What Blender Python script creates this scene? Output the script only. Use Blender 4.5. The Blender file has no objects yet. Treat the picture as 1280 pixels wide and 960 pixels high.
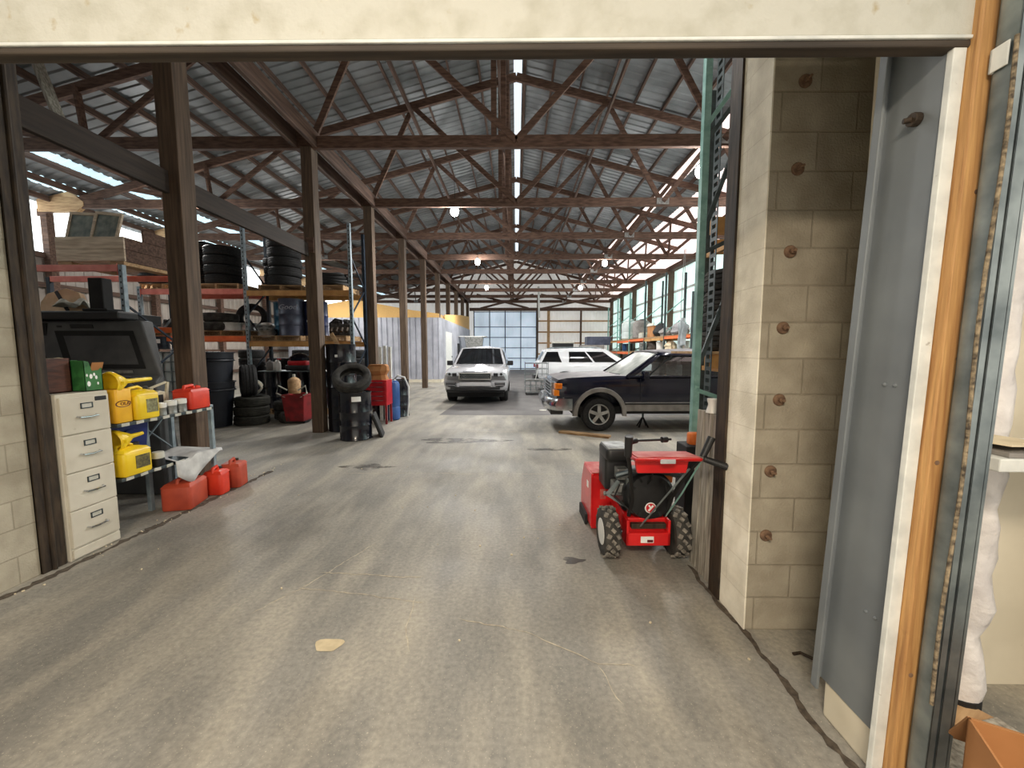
import bpy, bmesh, math, random
from mathutils import Vector, Matrix
rnd = random.Random(7)
PI = math.pi
C = bpy.context.scene.collection
ORD = ['first','second','third','fourth','fifth','sixth','seventh','eighth','ninth','tenth','eleventh','twelfth','thirteenth','fourteenth','fifteenth','sixteenth','seventeenth','eighteenth','nineteenth','twentieth']

# ------------------------------------------------------------------ materials
def lin(c):
    return tuple(((v/255)/12.92 if v/255 <= .04045 else ((v/255+.055)/1.055)**2.4) for v in c)
def mat(name, c1, c2=None, scale=6., rough=.6, metal=0., bump=0., stretch=(1,1,1), detail=4., lo=.35, hi=.65, rvar=0., coat=0., bscale=None, spec=None, dirt=None):
    m = bpy.data.materials.new(name); m.use_nodes = True
    nt = m.node_tree; N = nt.nodes; L = nt.links
    b = N['Principled BSDF']
    b.inputs['Roughness'].default_value = rough; b.inputs['Metallic'].default_value = metal
    if spec is not None: b.inputs['Specular IOR Level'].default_value = spec
    if coat: b.inputs['Coat Weight'].default_value = coat; b.inputs['Coat Roughness'].default_value = .08
    a = lin(c1)
    if c2 is None: c2 = tuple(max(0, v*.88) for v in c1)
    d = lin(c2)
    tc = N.new('ShaderNodeTexCoord'); mp = N.new('ShaderNodeMapping'); L.new(tc.outputs['Object'], mp.inputs['Vector'])
    mp.inputs['Scale'].default_value = stretch
    n = N.new('ShaderNodeTexNoise'); n.inputs['Scale'].default_value = scale; n.inputs['Detail'].default_value = detail
    L.new(mp.outputs[0], n.inputs['Vector'])
    r = N.new('ShaderNodeValToRGB'); r.color_ramp.elements[0].position = lo; r.color_ramp.elements[1].position = hi
    r.color_ramp.elements[0].color = (*a, 1); r.color_ramp.elements[1].color = (*d, 1)
    L.new(n.outputs['Fac'], r.inputs[0])
    out = r.outputs[0]
    if dirt:
        n2 = N.new('ShaderNodeTexNoise'); n2.inputs['Scale'].default_value = dirt[1]; n2.inputs['Detail'].default_value = 6
        L.new(tc.outputs['Object'], n2.inputs['Vector'])
        r2 = N.new('ShaderNodeValToRGB'); r2.color_ramp.elements[0].position = dirt[2]; r2.color_ramp.elements[1].position = dirt[2]+.12
        L.new(n2.outputs['Fac'], r2.inputs[0])
        mx = N.new('ShaderNodeMix'); mx.data_type = 'RGBA'
        L.new(r2.outputs[0], mx.inputs[0]); L.new(out, mx.inputs[6]); mx.inputs[7].default_value = (*lin(dirt[0]), 1)
        out = mx.outputs[2]
    L.new(out, b.inputs['Base Color'])
    if rvar:
        mr = N.new('ShaderNodeMapRange'); mr.inputs[3].default_value = rough-rvar; mr.inputs[4].default_value = rough+rvar
        L.new(n.outputs['Fac'], mr.inputs[0]); L.new(mr.outputs[0], b.inputs['Roughness'])
    if bump:
        nb = n
        if bscale:
            nb = N.new('ShaderNodeTexNoise'); nb.inputs['Scale'].default_value = bscale; nb.inputs['Detail'].default_value = 4
            L.new(mp.outputs[0], nb.inputs['Vector'])
        bp = N.new('ShaderNodeBump'); bp.inputs['Strength'].default_value = bump; bp.inputs['Distance'].default_value = .01
        L.new(nb.outputs['Fac'], bp.inputs['Height']); L.new(bp.outputs[0], b.inputs['Normal'])
    return m
def glow(name, c, strength, base=None):
    m = bpy.data.materials.new(name); m.use_nodes = True
    b = m.node_tree.nodes['Principled BSDF']
    b.inputs['Base Color'].default_value = (*lin(base or c), 1); b.inputs['Roughness'].default_value = .5
    b.inputs['Emission Color'].default_value = (*lin(c), 1); b.inputs['Emission Strength'].default_value = strength
    return m
def fiberglass(name, c, strength, axis=1, pitch=.25):
    # translucent daylight sheet: daylight outside makes it glow; ribs every pitch metres
    m = glow(name, c, strength)
    N = m.node_tree.nodes; L = m.node_tree.links; b = N['Principled BSDF']
    tc = N.new('ShaderNodeTexCoord'); n = N.new('ShaderNodeTexNoise'); n.inputs['Scale'].default_value = .9; n.inputs['Detail'].default_value = 3
    L.new(tc.outputs['Object'], n.inputs['Vector'])
    mr = N.new('ShaderNodeMapRange'); mr.inputs[1].default_value = .3; mr.inputs[2].default_value = .7
    mr.inputs[3].default_value = strength*.7; mr.inputs[4].default_value = strength*1.15
    L.new(n.outputs['Fac'], mr.inputs[0]); L.new(mr.outputs[0], b.inputs['Emission Strength'])
    return m
def block_mat(name, c1, c2, mortar, axes, bw=.4, bh=.2, paint=None, msize=.008, dirt=None):
    m = bpy.data.materials.new(name); m.use_nodes = True
    nt = m.node_tree; N = nt.nodes; L = nt.links; b = N['Principled BSDF']; b.inputs['Roughness'].default_value = .85
    tc = N.new('ShaderNodeTexCoord'); sp = N.new('ShaderNodeSeparateXYZ'); cb = N.new('ShaderNodeCombineXYZ')
    L.new(tc.outputs['Object'], sp.inputs[0]); L.new(sp.outputs[axes[0]], cb.inputs[0]); L.new(sp.outputs[axes[1]], cb.inputs[1])
    br = N.new('ShaderNodeTexBrick'); L.new(cb.outputs[0], br.inputs['Vector'])
    br.inputs['Color1'].default_value = (*lin(c1),1); br.inputs['Color2'].default_value = (*lin(c2),1); br.inputs['Mortar'].default_value = (*lin(mortar),1)
    br.inputs['Scale'].default_value = 1; br.inputs['Brick Width'].default_value = bw; br.inputs['Row Height'].default_value = bh
    br.inputs['Mortar Size'].default_value = msize; br.inputs['Mortar Smooth'].default_value = .4; br.inputs['Bias'].default_value = 0
    n = N.new('ShaderNodeTexNoise'); n.inputs['Scale'].default_value = 5; n.inputs['Detail'].default_value = 8; L.new(tc.outputs['Object'], n.inputs['Vector'])
    mx = N.new('ShaderNodeMix'); mx.data_type = 'RGBA'; mx.blend_type = 'MULTIPLY'; mx.inputs[0].default_value = .45
    r = N.new('ShaderNodeValToRGB'); r.color_ramp.elements[0].color = (.55,.52,.47,1); r.color_ramp.elements[1].color = (1.15,1.15,1.15,1)
    r.color_ramp.elements[0].position = .35; r.color_ramp.elements[1].position = .62
    L.new(n.outputs['Fac'], r.inputs[0]); L.new(br.outputs['Color'], mx.inputs[6]); L.new(r.outputs[0], mx.inputs[7]); L.new(mx.outputs[2], b.inputs['Base Color'])
    n2 = N.new('ShaderNodeTexNoise'); n2.inputs['Scale'].default_value = 90; n2.inputs['Detail'].default_value = 3; L.new(tc.outputs['Object'], n2.inputs['Vector'])
    ma = N.new('ShaderNodeMath'); ma.operation = 'MULTIPLY_ADD'; ma.inputs[1].default_value = -1.2; L.new(br.outputs['Fac'], ma.inputs[0]); L.new(n2.outputs['Fac'], ma.inputs[2])
    bp = N.new('ShaderNodeBump'); bp.inputs['Strength'].default_value = .5; bp.inputs['Distance'].default_value = .008
    L.new(ma.outputs[0], bp.inputs['Height']); L.new(bp.outputs[0], b.inputs['Normal'])
    return m
def wood(name, c1, c2, axis, scale=5., rough=.75, bump=.25):
    s = [7,7,7]; s['xyz'.index(axis)] = .55
    return mat(name, c1, c2, scale, rough, 0, bump, tuple(s), 6, .3, .7)

# ------------------------------------------------------------------ mesh builder
class MB:
    def __init__(s): s.v = []; s.f = []; s.M = None
    def _add(s, vs, fs):
        o = len(s.v)
        if s.M is not None: vs = [s.M @ Vector(v) for v in vs]
        s.v += [tuple(v) for v in vs]; s.f += [tuple(i+o for i in f) for f in fs]; return s
    def box(s, cx, cy, cz, sx, sy, sz, R=None):
        vs = [Vector((x*sx/2, y*sy/2, z*sz/2)) for x in (-1,1) for y in (-1,1) for z in (-1,1)]
        if R is not None: vs = [R @ v for v in vs]
        c = Vector((cx,cy,cz))
        return s._add([v+c for v in vs], [(0,1,3,2),(4,6,7,5),(0,4,5,1),(2,3,7,6),(0,2,6,4),(1,5,7,3)])
    def bx(s, x0, x1, y0, y1, z0, z1): return s.box((x0+x1)/2,(y0+y1)/2,(z0+z1)/2,abs(x1-x0),abs(y1-y0),abs(z1-z0))
    def bar(s, p0, p1, w, h, up=(0,0,1)):
        p0 = Vector(p0); p1 = Vector(p1); d = p1-p0; l = d.length; d = d.normalized(); u = Vector(up)
        if abs(d.dot(u)) > .98: u = Vector((0,1,0))
        x = d.cross(u).normalized(); u = x.cross(d)
        vs = [p+x*a*w/2+u*b*h/2 for p in (p0,p1) for a,b in ((-1,-1),(1,-1),(1,1),(-1,1))]
        return s._add(vs, [(3,2,1,0),(4,5,6,7),(0,1,5,4),(1,2,6,5),(2,3,7,6),(3,0,4,7)])
    def cyl(s, p0, p1, r0, r1=None, n=14, caps=True):
        r1 = r0 if r1 is None else r1
        p0 = Vector(p0); p1 = Vector(p1); d = (p1-p0).normalized(); u = Vector((0,0,1)) if abs(d.z) < .9 else Vector((1,0,0))
        x = d.cross(u).normalized(); y = d.cross(x)
        vs = [p+(x*math.cos(2*PI*i/n)+y*math.sin(2*PI*i/n))*r for p,r in ((p0,r0),(p1,r1)) for i in range(n)]
        fs = [(i,(i+1)%n,n+(i+1)%n,n+i) for i in range(n)]
        if caps: fs += [tuple(range(n-1,-1,-1)), tuple(range(n,2*n))]
        return s._add(vs, fs)
    def lathe(s, prof, n=24, axis='z', c=(0,0,0), closed=False, caps=True):
        c = Vector(c); vs = []
        for r,h in prof:
            for i in range(n):
                a = 2*PI*i/n; q = (r*math.cos(a), r*math.sin(a))
                vs.append(c+Vector({'z':(q[0],q[1],h),'y':(q[0],h,q[1]),'x':(h,q[0],q[1])}[axis]))
        m = len(prof); fs = []
        for j in range(m if closed else m-1):
            for i in range(n):
                a = j*n; b = ((j+1)%m)*n; fs.append((a+i,a+(i+1)%n,b+(i+1)%n,b+i))
        if caps and not closed:
            if prof[0][0] > 1e-5: fs.append(tuple(range(n-1,-1,-1)))
            if prof[-1][0] > 1e-5: fs.append(tuple(range((m-1)*n, m*n)))
        return s._add(vs, fs)
    def tube(s, pts, r, n=8):
        pts = [Vector(p) for p in pts]; vs = []; k = len(pts); px = None
        for i,p in enumerate(pts):
            d = (pts[min(i+1,k-1)]-pts[max(i-1,0)]).normalized()
            u = px if px is not None else (Vector((0,0,1)) if abs(d.z) < .9 else Vector((1,0,0)))
            x = (u - d*u.dot(d)).normalized(); px = x; y = d.cross(x)
            vs += [p+(x*math.cos(2*PI*j/n)+y*math.sin(2*PI*j/n))*r for j in range(n)]
        fs = [(i*n+j,i*n+(j+1)%n,(i+1)*n+(j+1)%n,(i+1)*n+j) for i in range(k-1) for j in range(n)]
        fs += [tuple(range(n-1,-1,-1)), tuple(range((k-1)*n,k*n))]
        return s._add(vs, fs)
    def prism(s, poly, a, b, axis='y'):
        def P(u,v,t): return {'y':(u,t,v),'x':(t,u,v),'z':(u,v,t)}[axis]
        n = len(poly); vs = [P(u,v,a) for u,v in poly]+[P(u,v,b) for u,v in poly]
        fs = [(i,(i+1)%n,n+(i+1)%n,n+i) for i in range(n)]+[tuple(range(n-1,-1,-1)),tuple(range(n,2*n))]
        return s._add(vs, fs)
    def loft(s, loops, closed=True, caps=True):
        n = len(loops[0]); vs = [p for l in loops for p in l]; fs = []
        for j in range(len(loops)-1):
            for i in range(n if closed else n-1):
                fs.append((j*n+i,j*n+(i+1)%n,(j+1)*n+(i+1)%n,(j+1)*n+i))
        if caps and closed: fs += [tuple(range(n-1,-1,-1)), tuple(range((len(loops)-1)*n,len(loops)*n))]
        return s._add(vs, fs)
    def grid(s, fn, nu, nv, thick=0):
        vs = [fn(i/nu,j/nv) for i in range(nu+1) for j in range(nv+1)]; w = nv+1
        return s._add(vs, [(i*w+j,(i+1)*w+j,(i+1)*w+j+1,i*w+j+1) for i in range(nu) for j in range(nv)])
    def sphere(s, c, rx, ry=None, rz=None, n=12, m=8):
        ry = ry or rx; rz = rz or rx; c = Vector(c)
        vs = [c+Vector((rx*math.sin(PI*j/m)*math.cos(2*PI*i/n), ry*math.sin(PI*j/m)*math.sin(2*PI*i/n), rz*math.cos(PI*j/m))) for j in range(m+1) for i in range(n)]
        return s._add(vs, [(j*n+i,(j+1)*n+i,(j+1)*n+(i+1)%n,j*n+(i+1)%n) for j in range(m) for i in range(n)])
    def rbox(s, cx, cy, cz, sx, sy, sz, r=.02, n=4):
        # box with rounded vertical edges and softened top/bottom
        def loop(ins, z):
            pts = []
            for qx,qy,a0 in ((1,1,0),(-1,1,90),(-1,-1,180),(1,-1,270)):
                for k in range(n+1):
                    a = math.radians(a0+90*k/n); rr = max(r-ins,1e-4)
                    pts.append((cx+qx*(sx/2-r)+rr*math.cos(a), cy+qy*(sy/2-r)+rr*math.sin(a), z))
            return pts
        e = min(r*.6, sz*.3); z0 = cz-sz/2; z1 = cz+sz/2
        return s.loft([loop(e,z0),loop(e*.3,z0+e*.3),loop(0,z0+e),loop(0,z1-e),loop(e*.3,z1-e*.3),loop(e,z1)])
    def build(s, name, m, parent=None, smooth=False, bevel=0., loc=None, fixn=True, solid=0.):
        me = bpy.data.meshes.new(name); me.from_pydata(s.v, [], s.f); me.update()
        if fixn:
            bm = bmesh.new(); bm.from_mesh(me)
            if smooth: bmesh.ops.remove_doubles(bm, verts=bm.verts, dist=1e-5)
            bmesh.ops.recalc_face_normals(bm, faces=bm.faces); bm.to_mesh(me); bm.free()
        o = bpy.data.objects.new(name, me); C.objects.link(o)
        me.materials.append(m)
        if smooth:
            me.set_sharp_from_angle(angle=math.radians(38)) if hasattr(me,'set_sharp_from_angle') else None
            for p in me.polygons: p.use_smooth = True
        if solid:
            md = o.modifiers.new('solid','SOLIDIFY'); md.thickness = solid; md.offset = 0
        if bevel:
            md = o.modifiers.new('bevel','BEVEL'); md.width = bevel; md.segments = 2; md.limit_method = 'ANGLE'; md.angle_limit = math.radians(40)
        if parent is not None: o.parent = parent
        if loc is not None: o.location = loc
        return o
def plumb(mb, k=.025, z0=.9):   # shears frame members sideways to follow the lens tilt
    mb.v = [(x+k*(z-z0), y, z) for x,y,z in mb.v]; return mb
def tag(o, label, cat, group=None):
    o['label'] = label; o['category'] = cat
    if group: o['group'] = group
    return o
def thing(name, label, cat, loc=(0,0,0), rz=0., group=None):
    o = bpy.data.objects.new(name, None); C.objects.link(o); o.location = loc; o.rotation_euler = (0,0,rz); o.empty_display_size = .1
    return tag(o, label, cat, group)
def struct(name, mb, m, parent=None, **k):
    o = mb.build(name, m, parent, **k); o['kind'] = 'structure'; return o
def dup(root, loc=None, rz=None, label=None, group=None, rot=None):
    def cp(o, par):
        c = o.copy(); C.objects.link(c)
        if par is not None: c.parent = par
        for ch in kids.get(o.name, ()): cp(ch, c)
        return c
    kids = {}
    for o in list(root.children_recursive): kids.setdefault(o.parent.name, []).append(o)
    r = cp(root, None)
    if loc is not None: r.location = loc
    if rz is not None: r.rotation_euler = (0,0,rz)
    if rot is not None: r.rotation_euler = rot
    if label: r['label'] = label
    if group: r['group'] = group
    return r
def mesh_of(o):   # evaluated copy of an object's mesh
    dg = bpy.context.evaluated_depsgraph_get(); dg.update()
    return bpy.data.meshes.new_from_object(o.evaluated_get(dg))
def text(name, body, size, m, parent, loc, rot, extrude=.001, sx=1., align='CENTER', shear=0.):
    cu = bpy.data.curves.new(name, 'FONT'); cu.body = body; cu.size = size; cu.extrude = extrude; cu.align_x = align; cu.align_y = 'CENTER'; cu.resolution_u = 3; cu.shear = shear
    t = bpy.data.objects.new(name+'_src', cu); C.objects.link(t)
    me = mesh_of(t); bpy.data.objects.remove(t); bpy.data.curves.remove(cu)
    o = bpy.data.objects.new(name, me); C.objects.link(o); me.materials.clear(); me.materials.append(m)
    o.parent = parent; o.location = loc; o.rotation_euler = rot; o.scale = (sx,1,1); return o
def cut(o, cutters):
    # boolean-subtract closed MB cutters from mesh object o, keep the result as plain mesh
    tmp = []
    for mb in cutters:
        c = mb.build('cutter', o.data.materials[0]); tmp.append(c); c.parent = o.parent
        md = o.modifiers.new('b','BOOLEAN'); md.operation = 'DIFFERENCE'; md.object = c; md.solver = 'EXACT'
    me = mesh_of(o); o.modifiers.clear(); o.data = me
    for c in tmp: d = c.data; bpy.data.objects.remove(c); bpy.data.meshes.remove(d)
    me.set_sharp_from_angle(angle=math.radians(30))
    return o
def corr(mb, fn, length, pitch, depth, prof=((0,0),(.55,0),(.65,1),(.9,1),(1,0))):
    # corrugated strip: fn(t, h, side) -> point; t runs along the sheet, h is rib height
    ts = []; k = 0; t = 0.
    while k*pitch < length:
        for a,h in prof[:-1]:
            if (k+a)*pitch <= length: ts.append(((k+a)*pitch, h*depth))
        k += 1
    ts.append((length, 0))
    vs = [fn(t,h,s) for t,h in ts for s in (0,1)]
    mb._add(vs, [(2*i,2*i+2,2*i+3,2*i+1) for i in range(len(ts)-1)]); return mb
# ------------------------------------------------------------------ palette
M = {}
M['cream'] = mat('cream_paint', (192,191,181), (172,170,156), 9, .55, 0, .25, lo=.45, hi=.75, bscale=60, dirt=((165,150,115),14,.66))
M['dark_rail'] = mat('dark_rail', (70,60,50), (45,38,32), 6, .7, 0, .2, (.3,6,6))
M['steel_rust'] = mat('rusty_steel', (72,59,46), (40,32,26), 8, .65, .3, .3, (4,4,.6))
M['panel_grey'] = mat('painted_grey_sheet', (134,140,144), (118,124,129), 2.5, .38, .25, .05)
M['white_trim'] = mat('white_trim', (222,224,220), (200,203,200), 12, .5, dirt=((130,120,105),25,.7))
M['jamb_wood'] = mat('treated_timber', (198,154,98), (150,106,62), 5, .6, 0, .3, (14,14,.6), 6, .3, .7, dirt=((98,62,34),7,.68))
M['galv'] = mat('galvanised_steel', (158,168,170), (112,122,126), 7, .35, .8, .05)
M['galv_dark'] = mat('dark_galvanised', (92,102,106), (62,70,74), 9, .4, .7, .05)
M['rope'] = mat('frayed_seal', (150,135,110), (60,52,44), 60, .9, 0, .5)
M['truss'] = mat('old_truss_timber', (114,88,73), (76,54,44), 3, .8, 0, .3, (1.5,8,8), 6)
M['truss_y'] = mat('old_purlin_timber', (106,83,70), (70,51,42), 3, .8, 0, .3, (8,.5,8), 6)
M['post'] = mat('rough_post_timber', (104,85,68), (66,52,41), 4, .8, 0, .4, (8,8,.5), 6, .3, .7, dirt=((74,58,48),3,.64))
M['dark_post'] = mat('dark_beam_timber', (60,49,42), (38,31,27), 4, .8, 0, .4, (8,.5,8), 6, .3, .7)
M['roof'] = mat('roof_sheet', (146,150,152), (106,110,112), 1.2, .5, .2, .0, lo=.3, hi=.7)
M['tan_sheet'] = mat('tan_wall_sheet', (176,166,156), (150,140,132), 1.5, .5, .1)
M['white_sheet'] = mat('white_wall_sheet', (226,228,228), (205,207,208), 1.2, .5, .1)
M['office_sheet'] = mat('grey_ribbed_sheet', (184,186,196), (160,162,172), 2, .45, .2)
M['osb'] = mat('strand_board', (236,194,126), (208,162,96), 22, .8, 0, .2, (2,2,5), 3)
M['lumber'] = mat('pale_lumber', (206,172,130), (168,132,94), 4, .75, 0, .2, (1,7,7), 5)
M['grey_wood'] = mat('weathered_grey_wood', (178,172,160), (122,116,106), 6, .85, 0, .4, (8,8,.6), 6)
M['crate_wood'] = mat('weathered_crate_boards', (240,224,202), (200,180,156), 4, .85, 0, .3, (.7,8,8), 6)
M['pallet'] = mat('pallet_wood', (184,152,112), (128,98,68), 5, .85, 0, .3, (1,6,6), 5)
M['floor_dirt'] = mat('packed_dirt', (92,82,70), (60,52,44), 30, .95, 0, .6)
M['crack'] = mat('pale_crack_filler', (198,188,166), (158,148,130), 30, .9, 0, .3)
M['patch'] = mat('pale_floor_patch', (200,184,150), (184,168,136), 20, .8)
M['cabinet'] = mat('cabinet_enamel', (208,202,187), (192,185,169), 3, .42, .05, 0, dirt=((160,150,130),9,.68))
M['chrome'] = mat('chrome', (214,216,218), (180,184,188), 10, .16, 1.)
M['alum'] = mat('cast_wheel', (198,198,196), (164,164,162), 14, .32, .8)
M['rubber'] = mat('tyre_rubber', (44,44,45), (28,28,29), 26, .72, 0, .3, spec=.3)
M['rubber_dust'] = mat('dusty_tyre_rubber', (74,72,68), (44,43,42), 9, .8, 0, .3, spec=.25)
M['rubber_brown'] = mat('faded_tyre_rubber', (58,58,52), (40,40,37), 12, .8, 0, .3, spec=.25)
M['black_plastic'] = mat('black_plastic', (30,31,34), (20,21,23), 12, .45)
M['black_matte'] = mat('matte_black', (26,27,28), (16,17,18), 12, .75)
M['navy_plastic'] = mat('dark_navy_plastic', (26,31,42), (16,20,30), 5, .55)
M['console'] = mat('charcoal_plastic', (96,98,100), (78,80,82), 4, .5, 0, .05, bscale=200)
M['console_in'] = mat('recess_charcoal', (84,85,87), (66,67,69), 5, .55)
M['drum_black'] = mat('black_drum_enamel', (24,27,38), (14,16,24), 4, .22, .1, 0, coat=.4)
M['drum_blue'] = mat('blue_drum_enamel', (30,70,112), (22,52,90), 4, .35, .1)
M['drum_navy'] = mat('navy_drum_enamel', (30,42,84), (22,32,66), 4, .35, .1)
M['drum_grey'] = mat('slate_drum_enamel', (76,82,100), (56,60,78), 4, .4, .2)
M['blue_plastic'] = mat('blue_plastic', (52,96,160), (40,78,140), 4, .4)
M['blue_bin'] = mat('deep_blue_plastic', (14,44,128), (10,32,104), 4, .4)
M['yellow'] = mat('yellow_plastic', (244,212,40), (226,188,24), 4, .38)
M['yellow_orange'] = mat('yellow_carton', (240,186,44), (222,164,32), 6, .45)
M['red_can'] = mat('red_fuel_plastic', (226,66,40), (200,48,30), 5, .45)
M['red_faded'] = mat('faded_red_plastic', (190,78,52), (160,60,40), 5, .55)
M['red_tool'] = mat('red_tool_enamel', (196,34,42), (160,24,32), 4, .35)
M['red_dark'] = mat('dark_red_enamel', (150,30,36), (112,22,28), 6, .5, 0, 0, dirt=((70,40,38),10,.62))
M['snow_red'] = mat('snowblower_red', (222,34,36), (196,24,28), 5, .32, 0, 0, coat=.3)
M['dust_red'] = mat('dusty_red_top', (206,120,110), (190,60,56), 9, .6)
M['white_plastic'] = mat('white_plastic', (232,232,228), (214,214,210), 6, .4)
M['white_cloth'] = mat('white_rag', (206,206,204), (176,176,176), 8, .9, 0, .3)
M['bag_white'] = mat('white_wrap', (232,228,226), (206,202,202), 8, .35, 0, .9, bscale=22)
M['paper'] = mat('paper', (222,208,180), (200,186,156), 9, .8)
M['card'] = mat('cardboard', (178,124,76), (160,108,62), 4, .8)
M['card_dark'] = mat('cardboard_inside', (158,112,70), (140,98,58), 4, .85)
M['brown_box'] = mat('dark_brown_wood_box', (92,52,38), (62,34,26), 6, .6, 0, .2, (2,2,8))
M['green_box'] = mat('green_carton', (52,112,56), (38,90,44), 12, .5, 0, 0, lo=.45, hi=.55)
M['beige'] = mat('beige_plastic', (206,198,172), (184,176,150), 8, .5)
M['orange_beam'] = mat('orange_rack_beam', (250,124,64), (234,104,50), 6, .5)
M['pink_beam'] = mat('faded_red_rack_beam', (238,142,126), (220,116,102), 6, .5)
M['wood_beam'] = mat('ochre_rack_beam', (208,160,96), (180,130,72), 5, .6)
M['teal'] = mat('teal_rack_paint', (146,190,182), (116,160,153), 9, .45, .1, 0, dirt=((150,196,186),30,.6))
M['teal_dark'] = mat('dark_teal_rack_paint', (72,86,88), (46,56,58), 9, .5, .2)
M['rack_grey'] = mat('blue_grey_rack_paint', (148,162,170), (116,130,138), 9, .45, .2)
M['rack_blue'] = mat('dark_blue_rack_paint', (34,48,62), (22,32,44), 9, .5, .2)
M['ibc'] = mat('milky_tote_plastic', (196,206,204), (176,188,186), 3, .4)
M['engine'] = mat('oily_engine_metal', (84,80,78), (34,33,34), 24, .45, .6, .6)
M['silver_paint'] = mat('silver_car_paint', (206,207,212), (196,197,202), 2, .22, .35, 0, coat=.6)
M['white_paint'] = mat('white_car_paint', (236,238,242), (228,230,234), 2, .25, 0, 0, coat=.5)
M['navy_paint'] = mat('navy_car_paint', (14,18,42), (10,13,34), 2, .22, .2, 0, coat=.5)
M['dusty_navy'] = mat('dusty_hood', (112,108,108), (84,82,88), 6, .6)
M['clad_grey'] = mat('grey_cladding', (140,136,132), (118,114,110), 6, .55)
M['glass_dark'] = mat('dark_car_glass', (22,24,28), (16,18,20), 2, .06, 0, 0, coat=.5)
M['glass_dust'] = mat('dusty_windshield', (168,172,166), (140,146,142), 4, .25)
M['amber'] = mat('amber_lens', (255,150,40), (240,120,24), 10, .2)
M['lens'] = mat('clear_lamp_lens', (222,226,230), (186,192,198), 12, .1, .2)
M['bulb'] = glow('lamp_bulb', (255,250,240), 60)
M['logo_white'] = mat('white_print', (240,240,238), (232,232,230), 6, .5)
M['logo_red'] = mat('red_print', (200,30,44), (190,26,38), 6, .5)
M['logo_maroon'] = mat('maroon_print', (96,26,30), (80,20,26), 6, .5)
M['orange'] = mat('orange_plastic', (236,130,60), (214,108,44), 8, .45)
M['silver_dirt'] = mat('dirty_aluminium', (170,172,170), (120,122,120), 14, .4, .6)
M['seat'] = mat('grey_seat_fabric', (150,150,152), (128,128,130), 20, .9)
M['tarp'] = mat('grey_plastic_drape', (176,184,186), (140,148,152), 4, .35)
M['fg_right'] = fiberglass('daylit_fibreglass_green', (206,232,226), 1.0)
M['fg_pink'] = fiberglass('daylit_fibreglass_pale', (255,238,234), 1.1)
M['fg_left'] = fiberglass('daylit_fibreglass_white', (244,250,250), 3.0)
M['hand'] = mat('chalk_marks', (178,180,190), (150,152,164), 8, .8)
M['fg_door'] = fiberglass('daylit_fibreglass_blue', (196,212,228), .62)
M['fg_back'] = fiberglass('daylit_fibreglass_back', (222,220,216), .42)
M['fg_roof'] = fiberglass('daylit_roof_strip', (190,216,226), 1.4)
def glass_clear():
    m = bpy.data.materials.new('car_side_glass'); m.use_nodes = True; N = m.node_tree.nodes; L = m.node_tree.links
    g = N.new('ShaderNodeBsdfGlossy'); g.inputs['Roughness'].default_value = .05; t = N.new('ShaderNodeBsdfTransparent'); t.inputs[0].default_value = (.62,.66,.66,1)
    mx = N.new('ShaderNodeMixShader'); mx.inputs[0].default_value = .14
    L.new(t.outputs[0], mx.inputs[1]); L.new(g.outputs[0], mx.inputs[2]); L.new(mx.outputs[0], N['Material Output'].inputs[0]); return m
M['glass_clear'] = glass_clear()
M['block_left'] = block_mat('painted_block_side', (176,169,152), (167,160,143), (150,143,126), (1,2), .4, .2, msize=.005)
M['block_pier'] = block_mat('grey_block_face', (170,162,145), (158,150,134), (146,138,122), (0,2), .4, .2, msize=.006)
M['block_strip'] = block_mat('cream_block_edge', (246,241,226), (242,236,220), (230,223,206), (1,2), .8, .2, msize=.003)
M['plaster'] = mat('cream_plaster', (222,214,194), (206,198,178), 2.5, .7, 0, .1, dirt=((140,128,108),12,.7))

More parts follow.
